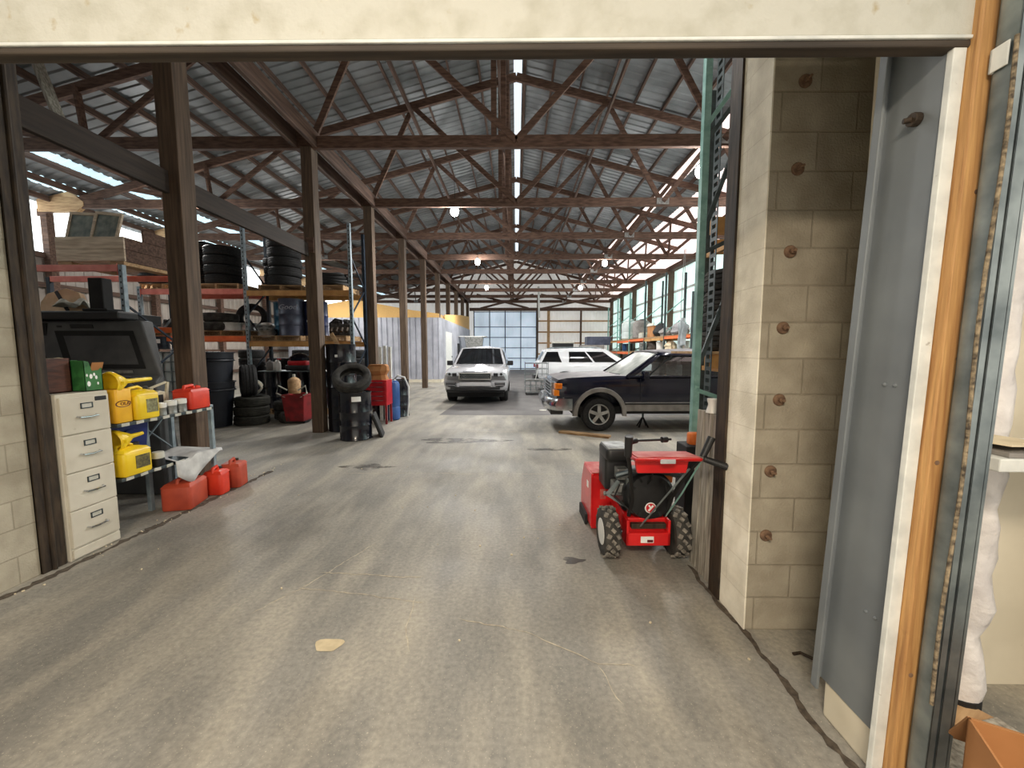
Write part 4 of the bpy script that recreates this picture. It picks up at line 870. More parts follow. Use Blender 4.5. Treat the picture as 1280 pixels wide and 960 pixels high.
trash('lower of two tall navy trash cans behind the timber post', (-6.52,8.32,0), .3,.4,.95, M['navy_plastic']); trash('upper navy trash can stacked into the lower one', (-6.52,8.32,.45), .31,.41,1.13, M['navy_plastic'])
stack('the dull floor stack beside the navy trash cans', -5.9, 8.62, 0, 3, .345, .205, 'rubber_brown', 'tyres on the floor', .015)
tyre('wide tyre standing upright on the dull floor stack', (-5.95,8.62,.615+.355), .355, .3, (PI/2,0,2.25), 'rubber', 'tyres on the floor')
stack('the pair behind the dull floor stack', -5.42, 9.3, 0, 2, .36, .22, 'rubber_dust', 'tyres on the floor')
tyre('dusty tyre lying flat beside the dark red bin', (-5.12,8.95,.1), .34, .2, (.05,.06,0), 'rubber_dust', 'tyres on the floor')
for k,x in enumerate((-6.3,-5.72,-5.1)): 
    pallet(('pallet under the black drum behind the standing tyre','pallet under the labelled black drum','pallet under the black drum behind the dark red bin')[k], (x,10.3,0), 0, .56, .8, 'pallet', 'floor pallets under the tyre rack')
    drum(('black drum on floor pallet behind the standing tyre','black drum with pink and white labels under the tyre rack','black drum on floor pallet behind the dark red bin')[k], (x,10.22,PZ), M['drum_black'], .275, .95, 'black drums under the tyre rack', ((.2,.6,.1,.1,M['dust_red']),(.62,.6,.06,.12,M['logo_white'])) if k == 1 else ())
tag(MB().bx(-6.55,-4.8,9.85,10.5,1.09,1.11).build('plank_cover', M['galv'], bevel=.004), 'pale sheet laid across the tops of the black drums', 'sheet')
t = thing('generator', 'black and red portable machine on the sheet over the drums', 'machine', (-5.55,10.05,1.112))
mb = MB(); mb.rbox(0,0,.08,.62,.4,.14,.05); mb.build('lower_case', M['black_plastic'], t, smooth=True); MB().rbox(0,0,.2,.5,.38,.13,.05).build('red_band', M['red_tool'], t, smooth=True)
mb = MB(); mb.loft([[(a*.24*k,b*.19*k,z) for a,b in ((1,.6),(.6,1),(-.6,1),(-1,.6),(-1,-.6),(-.6,-1),(.6,-1),(1,-.6))] for k,z in ((1,.26),(1,.34),(.6,.42),(.2,.45))]); mb.build('top_cover', M['drum_black'], t, smooth=True)
t = thing('spray_bottle', 'white bottle beside the black and red machine', 'bottle', (-6.1,10.0,1.112)); MB().lathe([(.06,0),(.06,.18),(.02,.24),(.02,.28),(0,.28)],14).build('bottle_body', M['white_plastic'], t, smooth=True); MB().bx(-.02,.07,-.015,.015,.28,.32).build('trigger', M['red_tool'], t)
t = thing('rolling_bin', 'dark red tapered bin with pale loop handles beside the timber post', 'bin', (-4.93,8.75,0))
mb = MB(); mb.loft([[(a*(.2+k*.05),b*(.17+k*.05),z) for a,b in ((1,1),(-1,1),(-1,-1),(1,-1))] for k,z in ((0,.06),(1,.62),(1.3,.63),(1.3,.66),(.9,.66),(0,.1))]); mb.build('bin_body', M['red_dark'], t, bevel=.01)
for s in (-1,1): 
    mb = MB(); mb.tube([(s*.16,-.2,.6),(s*.34,-.24,.7),(s*.3,-.22,.86),(s*.12,-.2,.76)],.018); mb.build('loop_handle', M['cream'], t, smooth=True)
for x in (-.16,.16): MB().cyl((x,-.1,.035),(x,.1,.035),.035).build('wheel', M['black_matte'], t)
t = thing('brown_jug', 'amber brown jug with pale neck sitting in the dark red bin', 'jug', (-5.0,8.75,.62)); MB().lathe([(.12,.05),(.13,.1),(.13,.34),(.1,.38),(.03,.42),(0,.42)],18).build('jug_body', M['lumber'], t, smooth=True); MB().cyl((0,0,.42),(0,0,.48),.03).build('neck', M['cream'], t)
t = thing('hose_coil', 'pale coiled hose hanging behind the standing tyre', 'hose', (-6.25,9.2,.75))
for k in range(3): 
    mb = MB(); mb.tube([(.2*math.cos(a),.02*k,.14*math.sin(a)+.02*k) for a in [2*PI*i/20*.97 for i in range(21)]],.022); mb.build('coil_loop', M['cream'] if k != 1 else M['paper'], t, smooth=True)
mb = MB(); mb.rbox(0,0,-.45,.4,.3,.6,.04); mb.build('coil_stand', M['black_matte'], t)

# drums and tools past the second post
drum('lower black drum of the two high stack by the second post', (-3.57,7.98,0), M['drum_black'], group='black drums by the second post'); drum('upper black drum of the two high stack by the second post', (-3.57,7.98,.882), M['drum_black'], group='black drums by the second post', stickers=((.1,.62,.05,.05,M['logo_white']),))
drum('black drum with white label standing in front under leaning tyre', (-2.99,7.2,0), M['drum_black'], group='black drums by the second post', stickers=((.45,.72,.16,.09,M['logo_white']),))
tyre('scuffed tyre leaning on top of the front black drum', (-3.02,7.17,1.125), .335, .2, (.72,0,.25), 'rubber_dust')
t = thing('rubber_mat', 'black rubber slab leaning beside the front black drum', 'mat', (-2.55,7.45,0)); t.rotation_euler = (0,-.35,.25)
MB().rbox(-.03,0,.24,.06,.42,.47,.02).build('slab', M['black_matte'], t)
t = thing('tool_chest', 'red drawer tool chest on legs behind the leaning tyre', 'tool chest', (-3.12,8.75,0))
MB().bx(-.33,.27,-.2,.2,.42,.98).build('chest_body', M['red_tool'], t, bevel=.008)
for k in range(5): 
    d = MB().bx(-.31,.25,-.212,-.19,.45+k*.1,.54+k*.1).build('drawer', M['red_tool'], t, bevel=.004); MB().bx(-.25,.19,-.222,-.208,.525+k*.1,.537+k*.1).build('handle', M['chrome'], d)
for x in (-.3,.24):
    for y in (-.17,.17): MB().bx(x-.02,x+.02,y-.02,y+.02,0,.42).build('leg', M['red_dark'], t)
t = thing('paper_sack', 'crumpled brown paper sack on the red tool chest', 'sack', (-3.1,8.78,.982))
mb = MB(); mb.loft([[(a*(.2+.03*math.sin(j*2+a*3)),b*(.13+.02*math.cos(j*3)),z) for a,b in ((1,.7),(.5,1),(-.4,1),(-1,.6),(-1,-.7),(-.4,-1),(.5,-1),(1,-.6))] for j,z in enumerate((0,.1,.2,.3,.34))]); mb.build('sack_body', M['card'], t)
for k in range(3): tag(MB().bx(-3.17+.11*k,-3.1+.11*k,9.0,9.07,0,1.72+.02*(k%2)).build('metal_channel', M['white_trim'], bevel=.004), f'pale metal channel standing behind the paper sack, {ORD[k]} from the drum side', 'channel', 'metal channels behind the sack')
drum('black drum with white hose behind the blue barrel', (-2.98,9.72,0), M['drum_black'], .3, .9); drum('black drum between tool chest and blue barrel', (-3.25,9.35,0), M['drum_black'], .22, .85)
t = thing('plastic_barrel', 'narrow blue plastic barrel in front of the black drums', 'barrel', (-2.9,9.15,0)); MB().lathe([(.12,0),(.15,.03),(.155,.3),(.145,.32),(.155,.34),(.155,.84),(.13,.9),(.1,.91),(.1,.93),(0,.93)],24).build('barrel_body', M['blue_plastic'], t, smooth=True); MB().cyl((.05,0,.93),(.05,0,.95),.03).build('cap', M['white_plastic'], t)
mb = MB(); mb.tube([(-3.0,9.6,.93),(-2.9,9.55,1.02),(-2.72,9.5,.98),(-2.62,9.48,.75),(-2.62,9.48,.4),(-2.66,9.5,.02)],.022); tag(mb.build('white_hose', M['white_plastic'], smooth=True), 'white hose curving over the black drum to the floor', 'hose')
for i,(x,mm,lab) in enumerate(((-6.32,'white_plastic','white jug on the drum cover sheet by the rack upright'),(-6.5,'clad_grey','grey jug at the edge of the drum cover sheet'))): jug('plastic_jug', lab, 'jug', (x+.06,10.2,1.112), .14,.16,.26, M[mm])
BK = ['behind the caged tote','beside the stack behind the tote','behind the middle rack upright','behind the red black machine','nearest the office wall']
for k,x in enumerate((-7.75,-6.95,-6.2,-5.45,-4.7)): stack('the floor stack '+BK[k], x, 11.5, 0, 7-(k%2), .34, .235, 'rubber', 'tyres stacked on the floor behind the rack', .03)
t = thing('bottle_crate', 'white plastic jug crate on the floor near the tote', 'crate', (-7.35,9.3,0)); mb = MB(); mb.bx(-.25,.25,-.2,.2,0,.02)
for z in (.1,.2,.3): mb.bx(-.25,.25,-.2,-.18,z-.05,z); mb.bx(-.25,.25,.18,.2,z-.05,z); mb.bx(-.25,-.23,-.2,.2,z-.05,z); mb.bx(.23,.25,-.2,.2,z-.05,z)
for x in (-.24,.24):
    for y in (-.19,.19): mb.bx(x-.015,x+.015,y-.015,y+.015,0,.3)
mb.build('crate_body', M['white_plastic'], t)

# ------------------------------------------------------------------ near rack on the car side
t = thing('pallet_rack', 'tall teal rack with punched upright beside the red snowblower', 'rack', (0,0,0), 0, 'pallet racks')
for x,y in ((1.79,3.92),(2.5,3.92),(2.5,5.3),(3.6,3.92),(3.6,5.3)):
    post_mb(x,y,4.9,.062 if x < 2 else .085,x > 2).build('post', M['teal'] if x < 1.85 else M['teal_dark'], t)
mb = MB(); k = 0
mb.bx(1.948,1.954,3.94,3.965,0,4.9); mb.bx(1.948,1.954,4.045,4.07,0,4.9); mb.bx(1.954,1.99,4.062,4.07,0,4.9)
while k*.08 < 4.8: mb.bx(1.948,1.954,3.965,4.045,k*.08,k*.08+.038); k += 1
mb.build('punched_flange', M['teal_dark'], t)
for a,b in (((1.8,.62),(2.47,.35)),((1.8,1.25),(2.47,1.02)),((1.8,1.45),(2.47,3.4)),((1.8,2.58),(2.47,2.9)),((1.8,2.75),(2.47,4.75)),((1.8,3.76),(2.47,4.7)),((1.8,3.62),(2.47,4.52))):
    MB().bar((a[0],3.92,a[1]),(b[0],3.92,b[1]),.03,.04).build('brace', M['teal'] if a[1] < 1.3 or a[1] == 3.76 else M['teal_dark'], t, bevel=.003)
for z,h,m in ((1.6,.16,'wood_beam'),(3.08,.18,'wood_beam')):
    for y in (4.42,5.3): MB().bx(2.12 if y < 5 else 2.47,3.6,y-.03,y+.03,z-h,z).build('cross_beam', M['wood_beam'], t, bevel=.004)
    for x in (2.5,3.6): MB().bx(x-.03,x+.03,3.97,5.25,z-h-.06,z-h).build('beam', M['wood_beam'], t, bevel=.004)
tag(MB().bx(2.1,3.5,4.35,5.35,1.602,1.63).build('rack_board', M['lumber']), 'tan shelf board under tyres on the teal rack', 'board')
stack('the stack on the teal rack beside the block pier', 2.68, 4.85, 1.632, 4, .39, .24, 'rubber_dust', 'tyres on the teal rack')
t = thing('wooden_pallet', 'weathered grey pallet standing on edge against the door channel', 'pallet', (1.36,2.62,0), 0); t.rotation_euler = (0,.02,0)
mb = MB()
for k in range(3): mb.bx(-.0,.018,.01+k*.12,.11+k*.12,.0,1.2)
mb.build('deck', M['grey_wood'], t, bevel=.003)
for z in (.05,.6,1.15): MB().bx(.018,.1,.01,.36,z-.045,z+.045).build('stringer', M['grey_wood'], t, bevel=.003)
mb = MB(); mb.bx(.1,.116,.02,.1,0,1.2); mb.bx(.1,.116,.26,.35,0,1.2); mb.build('bottom_boards', M['grey_wood'], t, bevel=.003)
t = thing('leaf_blower', 'orange and black power tool hung behind the snowblower handle', 'power tool', (1.75,3.72,0))
mb = MB(); mb.bx(-.16,.1,-.12,.12,0,.75); mb.build('tool_stand', M['black_matte'], t, bevel=.01); MB().rbox(-.04,0,.8,.12,.1,.12,.03).build('orange_housing', M['orange'], t, smooth=True); mb = MB(); mb.cyl((.0,-.04,.8),(.1,-.1,1.0),.03); mb.build('grip', M['black_plastic'], t)
t = thing('pail', 'small white funnel pail on top of the standing pallet', 'pail', (1.41,2.8,1.2)); MB().lathe([(.045,0),(.04,.02),(.03,.06),(.04,.1),(.035,.1),(.025,.06),(0,.02)],16).build('pail_body', M['white_plastic'], t, smooth=True)

# ------------------------------------------------------------------ far racks along the daylit wall
t = thing('pallet_rack', 'far teal rack with orange beams along the daylit wall', 'rack', (0,0,0), 0, 'pallet racks')
FY = (14.8,17.5,20.2,22.9,25.6,28.2)
for i,y in enumerate(FY):
    for x in (6.55,7.4): post_mb(x,y,(3.8,5.0,5.1,4.9,4.9,4.6)[i]).build('post', M['teal_dark'] if i < 3 else M['teal'], t)
    for z in (.4,1.3,2.4,3.2): MB().bar((6.55,y,z),(7.4,y,z+.7),.03,.04).build('brace', M['teal'], t)
for i in range(5):
    for z,h in ((2.26-.04*(i%2),.15),(1.56-.03*(i%2),.14)):
        for x in (6.55,7.4): MB().bx(x-.03,x+.03,FY[i]+.04,FY[i+1]-.04,z-h,z).build('beam', M['orange_beam'] if (i+int(z))%3 else M['wood_beam'], t, bevel=.004)
    MB().bx(6.5,7.45,FY[i]+.05,FY[i+1]-.05,2.23-.04*(i%2),2.26).build('shelf_deck', M['pallet'], t); MB().bx(6.5,7.45,FY[i]+.05,FY[i+1]-.05,1.53,1.565).build('shelf_deck', M['pallet'], t)
t = thing('round_tank', 'milky round plastic tank on the far wall rack', 'tank', (6.95,24.2,2.27)); MB().lathe([(.45,0),(.5,.05),(.5,.4),(.48,.42),(.5,.45),(.5,.95),(.3,1.12),(.15,1.15),(0,1.15)],26).build('tank_body', M['ibc'], t, smooth=True); MB().cyl((0,0,1.15),(0,0,1.22),.14).build('lid', M['white_plastic'], t)
t = thing('round_tank', 'grey tank beside the milky tank on the far rack', 'tank', (6.98,22.1,2.265)); MB().lathe([(.42,0),(.47,.05),(.47,.85),(.3,1.0),(0,1.0)],24).build('tank_body', M['clad_grey'], t, smooth=True); MB().cyl((0,0,1.0),(0,0,1.06),.12).build('lid', M['black_plastic'], t)
t = thing('carton', 'tan upright carton on the far wall rack', 'carton', (6.72,19.4,2.265), .1); MB().bx(-.16,.16,-.35,.35,0,.55).build('carton_body', M['card'], t, bevel=.01); MB().box(-.16,0,.6,.02,.7,.16,Matrix.Rotation(.5,3,'Y')).build('flap', M['cream'], t)
t = thing('carton', 'low pale carton beside the tan upright carton', 'carton', (6.75,20.9,2.265), -.1); MB().bx(-.2,.2,-.4,.4,0,.25).build('carton_body', M['cream'], t, bevel=.01); MB().box(0,0,.27,.42,.3,.02).build('lid', M['paper'], t)
def lump(name, label, cat, loc, sx, sy, sz, m, seed, group=None):
    r = random.Random(seed); a,b,c = r.uniform(5,9),r.uniform(5,9),r.uniform(0,6)
    mb = MB().sphere((0,0,0),1,1,1,18,12); mb.v = [((x*(1+.16*math.sin(a*z+c)+.1*math.sin(b*y)))*sx,(y*(1+.14*math.sin(b*x+c)))*sy,(max(z,-.7)+.7)*sz*(1+.12*math.sin(a*x+b*y))) for x,y,z in mb.v]
    return tag(mb.build(name, m, smooth=True, loc=loc), label, cat, group)
lump('sack', 'dark lumpy sack on the far rack beside the tan carton', 'sack', (6.85,18.8,2.26), .3,.4,.35, M['black_matte'], 4); lump('sack', 'pale dusty sack lying on the far rack', 'sack', (6.8,17.95,2.26), .28,.35,.22, M['clad_grey'], 9)
lump('sack', 'grey bundled tarpaulin on the far rack near the strings', 'sack', (6.85,16.6,2.26), .3,.6,.3, M['seat'], 12)
t = thing('drape', 'grey white plastic drape hanging on cords from the roof', 'drape', (6.45,15.5,0))
mb = MB(); mb.grid(lambda u,v: (.08*math.sin(u*14+v*3)+.06*u, -.35+.75*u+.06*math.sin(v*6), 1.7+1.1*v+.12*math.sin(u*7)*(1-v)-.1*math.cos(u*6)*v), 22, 12); mb.build('sheet', M['tarp'], t, smooth=True, solid=.008, fixn=False)
for k in range(2): 
    mb = MB(); mb.tube([(.02,-.1+.25*k,2.75),(.03,-.05+.2*k,4.0),(.05,.1*k,5.5)],.012,6); mb.build('cord', M['clad_grey'], t)
for i,(y,mm,lab,nm) in enumerate(((24.6,'drum_blue','blue barrel on the lower level of the far rack','barrel'),(23.6,'black_plastic','dark tub on the lower level of the far rack','tub'),(18.6,'white_plastic','white bucket on the lower level of the far rack','bucket'),(16.0,'white_plastic','white pail standing alone near the rack end','bucket'),(21.2,'silver_dirt','dull metal churn on the lower level of the far rack','churn'))):
    t = thing(nm, lab, nm, (6.8,y,1.567)); MB().lathe([(.16,0),(.18,.02),(.2,.42),(.21,.42),(.21,.45),(.17,.45),(.15,.04),(0,.04)],20).build('body', M[mm], t, smooth=True); mb = MB(); mb.tube([(-.2,0,.42),(-.12,-.12,.3),(.1,-.12,.3),(.2,0,.42)],.008); mb.build('handle', M['galv'], t)
lump('sack', 'brown sack bulging on the lower level of the far rack', 'sack', (6.8,19.6,1.567), .25,.4,.3, M['steel_rust'], 21); lump('sack', 'pale sack slumped on the lower level of the far rack', 'sack', (6.8,17.4,1.567), .25,.35,.26, M['paper'], 23)
# ------------------------------------------------------------------ vehicles (local: nose toward -y, up z)
def wheel(parent, x, y, R, W, side, rimR, spokes=5, m='rubber', rim='alum', twist=0.):
    t = tyre_mb(R, W, rimR*1.0, 32); t.v = [(z,a,b) for a,b,z in t.v]
    o = t.build('wheel', M[m], parent, smooth=True, loc=(x,y,R))
    mb = MB(); s = side
    mb.lathe([(rimR*1.02,s*W*.36),(rimR*.98,s*W*.44),(rimR*.9,s*W*.4),(rimR*.86,s*W*.12),(rimR*.86,-s*W*.3),(rimR*.98,-s*W*.36)],28,'x',caps=False); 
    for k in range(spokes):
        a = 2*PI*k/spokes+twist; c,d = math.cos(a),math.sin(a); mb.bar((s*W*.36,.05*c,.05*d),(s*W*.33,rimR*.9*c,rimR*.9*d),rimR*.3,.03,(1,0,0))
    mb.cyl((s*W*.28,0,0),(s*W*.4,0,0),rimR*.32,rimR*.24,16); mb.build('rim', M[rim], o, smooth=True)
    MB().cyl((s*W*.02,0,0),(s*W*.16,0,0),rimR*.84,n=20).build('rim_shade_disc', M['black_matte'], o)  # dark disc behind the spokes stands in for shade inside the rim
    return o
def body_loft(st, nose=.12, tail=.1):
    # st: (y, zbottom, zside, ztop, halfwidth, topfrac) ; loops closed around the car
    loops = []; ymin = st[0][0]; ymax = st[-1][0]
    for y,zb,zs,zt,hw,tf in st:
        half = [(0,zb),(.86*hw,zb),(.96*hw,zb+.07),(hw,zb+.25),(hw*1.0,(zb+zs)/2+.1),(hw*.985,zs-.06),(hw*.955,zs),(hw*tf,zt),(hw*.4,zt+.012),(0,zt+.018)]
        pts = [(x,z) for x,z in half]+[(-x,z) for x,z in half[-2:0:-1]]
        lp = []
        for x,z in pts:
            q = abs(x)/hw; k = 0
            if y-ymin < .35: k = nose*q**2.5*(1-(y-ymin)/.35)
            if ymax-y < .3: k = -tail*q**2.5*(1-(ymax-y)/.3)
            lp.append((x,y+k,z))
        loops.append(lp)
    return MB().loft(loops)
class Cab:
    # greenhouse between belt line and roof: surface functions for glass and skin
    def __init__(s, yf, yr, zb, hb, yft, yrt, zt, ht, bulge=.14, rb=.08, crown=.05):
        s.__dict__.update(locals())
    def front(s,a,t):
        b = (1-a*a)*s.bulge; return Vector((a*(s.hb*(1-t)+s.ht*t), (s.yf-b)*(1-t)+(s.yft-b*.7)*t, s.zb*(1-t)+(s.zt+.03*(1-a*a))*t))
    def rear(s,a,t):
        b = (1-a*a)*s.rb; return Vector((a*(s.hb*(1-t)+s.ht*t), (s.yr+b)*(1-t)+(s.yrt+b*.7)*t, s.zb*(1-t)+(s.zt+.02*(1-a*a))*t))
    def side(s,sg,u,t):
        bow = .035*math.sin(PI*t)
        yb = s.yf+(s.yr-s.yf)*u; yt = s.yft+(s.yrt-s.yft)*u
        return Vector((sg*(s.hb*(1-t)+s.ht*t+bow), yb*(1-t)+yt*t, s.zb*(1-t)+s.zt*t))
    def skin(s, front=True):
        mb = MB(); n = 8
        if front: mb.grid(lambda u,v: s.front(2*u-1,v), n, 5)
        mb.grid(lambda u,v: s.rear(2*u-1,v), n, 5)
        for sg in (-1,1): mb.grid(lambda u,v: s.side(sg,u,v), 12, 5)
        s.roof(mb); return mb
    def roof(s, mb, thick=0):
        def f(u,v):
            a = 2*u-1; A = s.front(a,1); B = s.rear(a,1); p = A.lerp(B,v); p.z += s.crown*(1-a*a)*math.sin(PI*v)**.5 if 0 < v < 1 else 0; return p
        mb.grid(f, 10, 12)
    def pane(s, which, a0, a1, t0, t1, off=.006, sg=1, cut0=0., cut1=0.):
        mb = MB(); f = {'front':lambda a,t: s.front(a,t), 'rear':lambda a,t: s.rear(a,t), 'side':lambda a,t: s.side(sg,a,t)}[which]
        def g(u,v):
            t = t0+(t1-t0)*v; lo = a0+cut0*v; hi = a1-cut1*v; a = lo+(hi-lo)*u
            p = f(a,t); e = .01; n = (f(a+e,t)-f(a-e,t)).cross(f(a,t+e)-f(a,t-e)).normalized()
            c = Vector((0,(s.yf+s.yr)/2,s.zb)); 
            if n.dot(p-c) < 0: n = -n
            return p+n*off
        mb.grid(g, 8, 5); return mb

# ---- silver car, nose to the doorway
t = thing('car', 'silver luxury suv facing the doorway in the middle of the barn', 'car', (-1.23,11.75,0))
b = body_loft([(0,.5,.78,.86,.95,.9),(.04,.42,.9,.97,.97,.88),(.2,.34,.97,1.04,.985,.86),(.6,.3,1.03,1.1,.99,.84),(1.2,.3,1.08,1.15,.99,.84),(1.6,.3,1.1,1.17,.99,.9),(2.6,.3,1.12,1.16,.99,.93),(4.3,.3,1.12,1.16,.98,.93),(4.85,.36,1.08,1.12,.96,.92),(5.0,.5,.98,1.02,.93,.9)],.16,.12).build('body', M['silver_paint'], t, smooth=True)
cut(b, [MB().cyl((sx*1.2,y,.385),(sx*.62,y,.385),.445,n=28) for sx in (-1,1) for y in (.92,3.86)])
for sx in (-1,1):
    for y in (.92,3.86): wheel(t, sx*.83, y, .385, .27, sx, .28, 7)
cab = Cab(1.48,4.75,1.13,.9,2.35,4.5,1.71,.71,.2,.1,.05)
cab.skin().build('cabin', M['silver_paint'], t, smooth=True, fixn=False)
cab.pane('front',-.9,.9,.04,.93).build('windshield', M['glass_dark'], t, smooth=True, fixn=False); cab.pane('rear',-.85,.85,.2,.85).build('rear_window', M['glass_dark'], t, smooth=True, fixn=False)
for sg in (-1,1):
    for a0,a1,c0,c1 in ((.08,.36,.0,0),(.38,.68,0,0),(.7,.93,0,.02)): cab.pane('side',a0,a1,.08,.88,.006,sg,c0,c1).build('side_window', M['glass_dark'], t, smooth=True, fixn=False)
    m_ = MB(); m_.rbox(sg*1.03,1.66,1.2,.2,.11,.16,.03); m_.bar((sg*.9,1.68,1.14),(sg*.98,1.68,1.17),.06,.05); m_.build('mirror', M['black_plastic'], t, smooth=True)
    # lamps, intakes
    l = MB(); l.loft([[(sg*x,y,z) for x,y,z in lp] for lp in ([(.55,-.012,.84),(.9,.1,.86),(.9,.1,.97),(.55,.0,.95)],[(.55,.1,.84),(.9,.25,.86),(.9,.25,.97),(.55,.1,.95)])]); hl = l.build('headlight', M['lens'], t, bevel=.01)
    l = MB(); l.box(sg*.62,-.02,.9,.13,.05,.1); l.cyl((sg*.78,.03,.915),(sg*.78,.06,.915),.04,n=16); l.build('lamp_reflector', M['black_plastic'], hl)
    l = MB(); l.box(sg*.74,.04,.62,.3,.1,.1,Matrix.Rotation(sg*.22,3,'Z')); fi = l.build('fog_intake', M['black_plastic'], t, bevel=.01)
    l = MB()
    for k in (-1,1): l.box(sg*.74,-.015,.62+k*.03,.27,.02,.014,Matrix.Rotation(sg*.22,3,'Z'))
    l.build('intake_bar', M['silver_paint'], fi)
g = MB(); g.box(0,-.012,.86,.98,.05,.19); gr = g.build('grille', M['black_plastic'], t, bevel=.02)
g = MB()
for k in range(4): 
    for i in range(13): g.box(-.42+i*.07+(.018 if k%2 else -.018),-.04,.8+k*.04,.05,.01,.012,Matrix.Rotation(.25 if i%2 else -.25,3,'Y'))
g.build('mesh_pattern', M['galv'], gr)
g = MB(); 
for a in ((-.48,.48,.942,.957),(-.48,.48,.76,.775),(-.485,-.468,.765,.955),(.468,.485,.765,.955)): g.bx(a[0],a[1],-.042,-.02,a[2],a[3])
g.build('grille_surround', M['chrome'], gr)
text('lettering', 'RANGE ROVER', .066, M['galv_dark'], t, (0,.035,.99), (1.05,0,0), .004, 1.7)
g = MB(); g.box(0,-.03,.5,1.5,.06,.07); g.build('lower_grille', M['black_plastic'], t, bevel=.015)
MB().box(0,-.01,.62,.96,.03,.12).build('plate_panel', M['silver_paint'], t, bevel=.01)
g = MB(); g.loft([[(x,.03+.12*abs(x)**2.5,.36) for x in (-.9,-.5,0,.5,.9)]+[(x,.2,.36) for x in (.9,.5,0,-.5,-.9)],[(x,.0+.12*abs(x)**2.5,.43) for x in (-.9,-.5,0,.5,.9)]+[(x,.2,.43) for x in (.9,.5,0,-.5,-.9)]]); g.build('skid_panel', M['black_plastic'], t, bevel=.01)
MB().bx(-.85,.85,.3,4.6,.2,.34).build('underbody', M['black_matte'], t)
g = MB(); g.bar((-.6,1.33,1.19),(-.05,1.26,1.2),.02,.015); g.bar((.05,1.28,1.2),(.6,1.36,1.19),.02,.015); g.build('wiper', M['black_plastic'], t)
MB().bx(-.12,.12,2.32,2.38,1.66,1.7).build('mirror_housing', M['black_plastic'], t, bevel=.01)

# ---- white car, side on behind the navy truck
t = thing('car', 'white suv parked side on behind the dark blue truck', 'car', (5.72,16.2,0), PI/2)
b = body_loft([(0,.5,.75,.82,.93,.9),(.05,.4,.9,.96,.96,.88),(.25,.34,1.0,1.06,.98,.86),(.7,.3,1.04,1.11,.99,.84),(1.25,.3,1.07,1.14,.99,.84),(1.7,.3,1.1,1.14,.99,.92),(3.0,.3,1.12,1.15,.99,.94),(4.4,.32,1.14,1.17,.98,.94),(4.85,.4,1.14,1.17,.96,.93),(4.97,.55,1.05,1.1,.92,.9)],.2,.12).build('body', M['white_paint'], t, smooth=True)
cut(b, [MB().cyl((sx*1.2,y,.38),(sx*.62,y,.38),.44,n=28) for sx in (-1,1) for y in (.9,3.82)])
for sx in (-1,1):
    for y in (.9,3.82): wheel(t, sx*.83, y, .38, .26, sx, .26, 5)
cab = Cab(1.35,4.85,1.11,.91,2.2,4.55,1.64,.76,.18,.08,.04)
cab.skin().build('cabin', M['white_paint'], t, smooth=True, fixn=False)
cab.pane('front',-.92,.92,.05,.93).build('windshield', M['glass_dust'], t, smooth=True, fixn=False); cab.pane('rear',-.85,.85,.25,.85).build('rear_window', M['glass_dark'], t, smooth=True, fixn=False)
for sg in (-1,1):
    for a0,a1,c0,c1 in ((.1,.36,.0,0),(.385,.66,0,.03),(.74,.97,.06,.0)): cab.pane('side',a0,a1,.1,.86,.008,sg,c0,c1).build('side_window', M['glass_dark'], t, smooth=True, fixn=False)
    m_ = MB(); m_.rbox(sg*1.05,1.62,1.2,.22,.1,.17,.03); m_.build('mirror', M['white_paint'], t, smooth=True)
    MB().box(sg*.985,2.3,1.0,.02,.2,.03).build('door_handle', M['white_paint'], t, bevel=.008); MB().box(sg*.985,3.35,1.0,.02,.2,.03).build('door_handle', M['white_paint'], t, bevel=.008)
    l = MB(); l.bx(sg*.62,sg*.93,-.0,.3,.82,.96); l.build('headlight', M['lens'], t, bevel=.03); MB().bx(sg*.86,sg*.93,4.86,4.96,.9,1.08).build('tail_lamp', M['red_dark'], t, bevel=.01)
    l = MB(); l.tube([(sg*.66,2.35,1.69),(sg*.68,2.6,1.74),(sg*.68,4.2,1.74),(sg*.66,4.4,1.69)],.02); l.build('roof_rail', M['galv'], t, smooth=True)
    MB().bx(sg*.9,sg*1.0,1.35,3.4,.3,.42).build('sill_trim', M['black_plastic'], t, bevel=.01)
MB().bx(-.5,.5,-.03,.03,.72,.92).build('grille', M['black_plastic'], t, bevel=.02); MB().bx(-.85,.85,-.02,.2,.36,.5).build('bumper', M['black_plastic'], t, bevel=.03); MB().bx(-.88,.88,4.8,5.02,.4,.68).build('rear_bumper', M['black_plastic'], t, bevel=.03)

# ---- dark blue truck, nose toward the aisle
t = thing('truck', 'dusty dark blue suv truck with grey cladding and amber corner lamps', 'truck', (.73,8.72,0), -PI/2+.03)
HW = .96
b = body_loft([(0,.52,.95,1.0,.93,.95),(.05,.5,1.01,1.05,.95,.94),(.25,.44,1.04,1.085,.955,.93),(.8,.42,1.06,1.11,.96,.92),(1.3,.42,1.08,1.13,.96,.9),(1.55,.42,1.09,1.12,.96,.93),(2.6,.42,1.09,1.11,.96,.95),(4.6,.42,1.09,1.11,.955,.95),(5.3,.45,1.08,1.1,.95,.95),(5.5,.5,1.05,1.07,.93,.94)],.06,.06).build('body', M['navy_paint'], t, smooth=True)
WY = (.92,4.2)
cut(b, [MB().cyl((sx*1.2,y,.36),(sx*.55,y,.36),.46,n=28) for sx in (-1,1) for y in WY])
b.data.materials.append(M['dusty_navy'])
for p in b.data.polygons:   # dust settled on the upward bonnet panels
    if p.normal.z > .8 and p.center.z > .95 and p.center.y < 1.6: p.material_index = 1
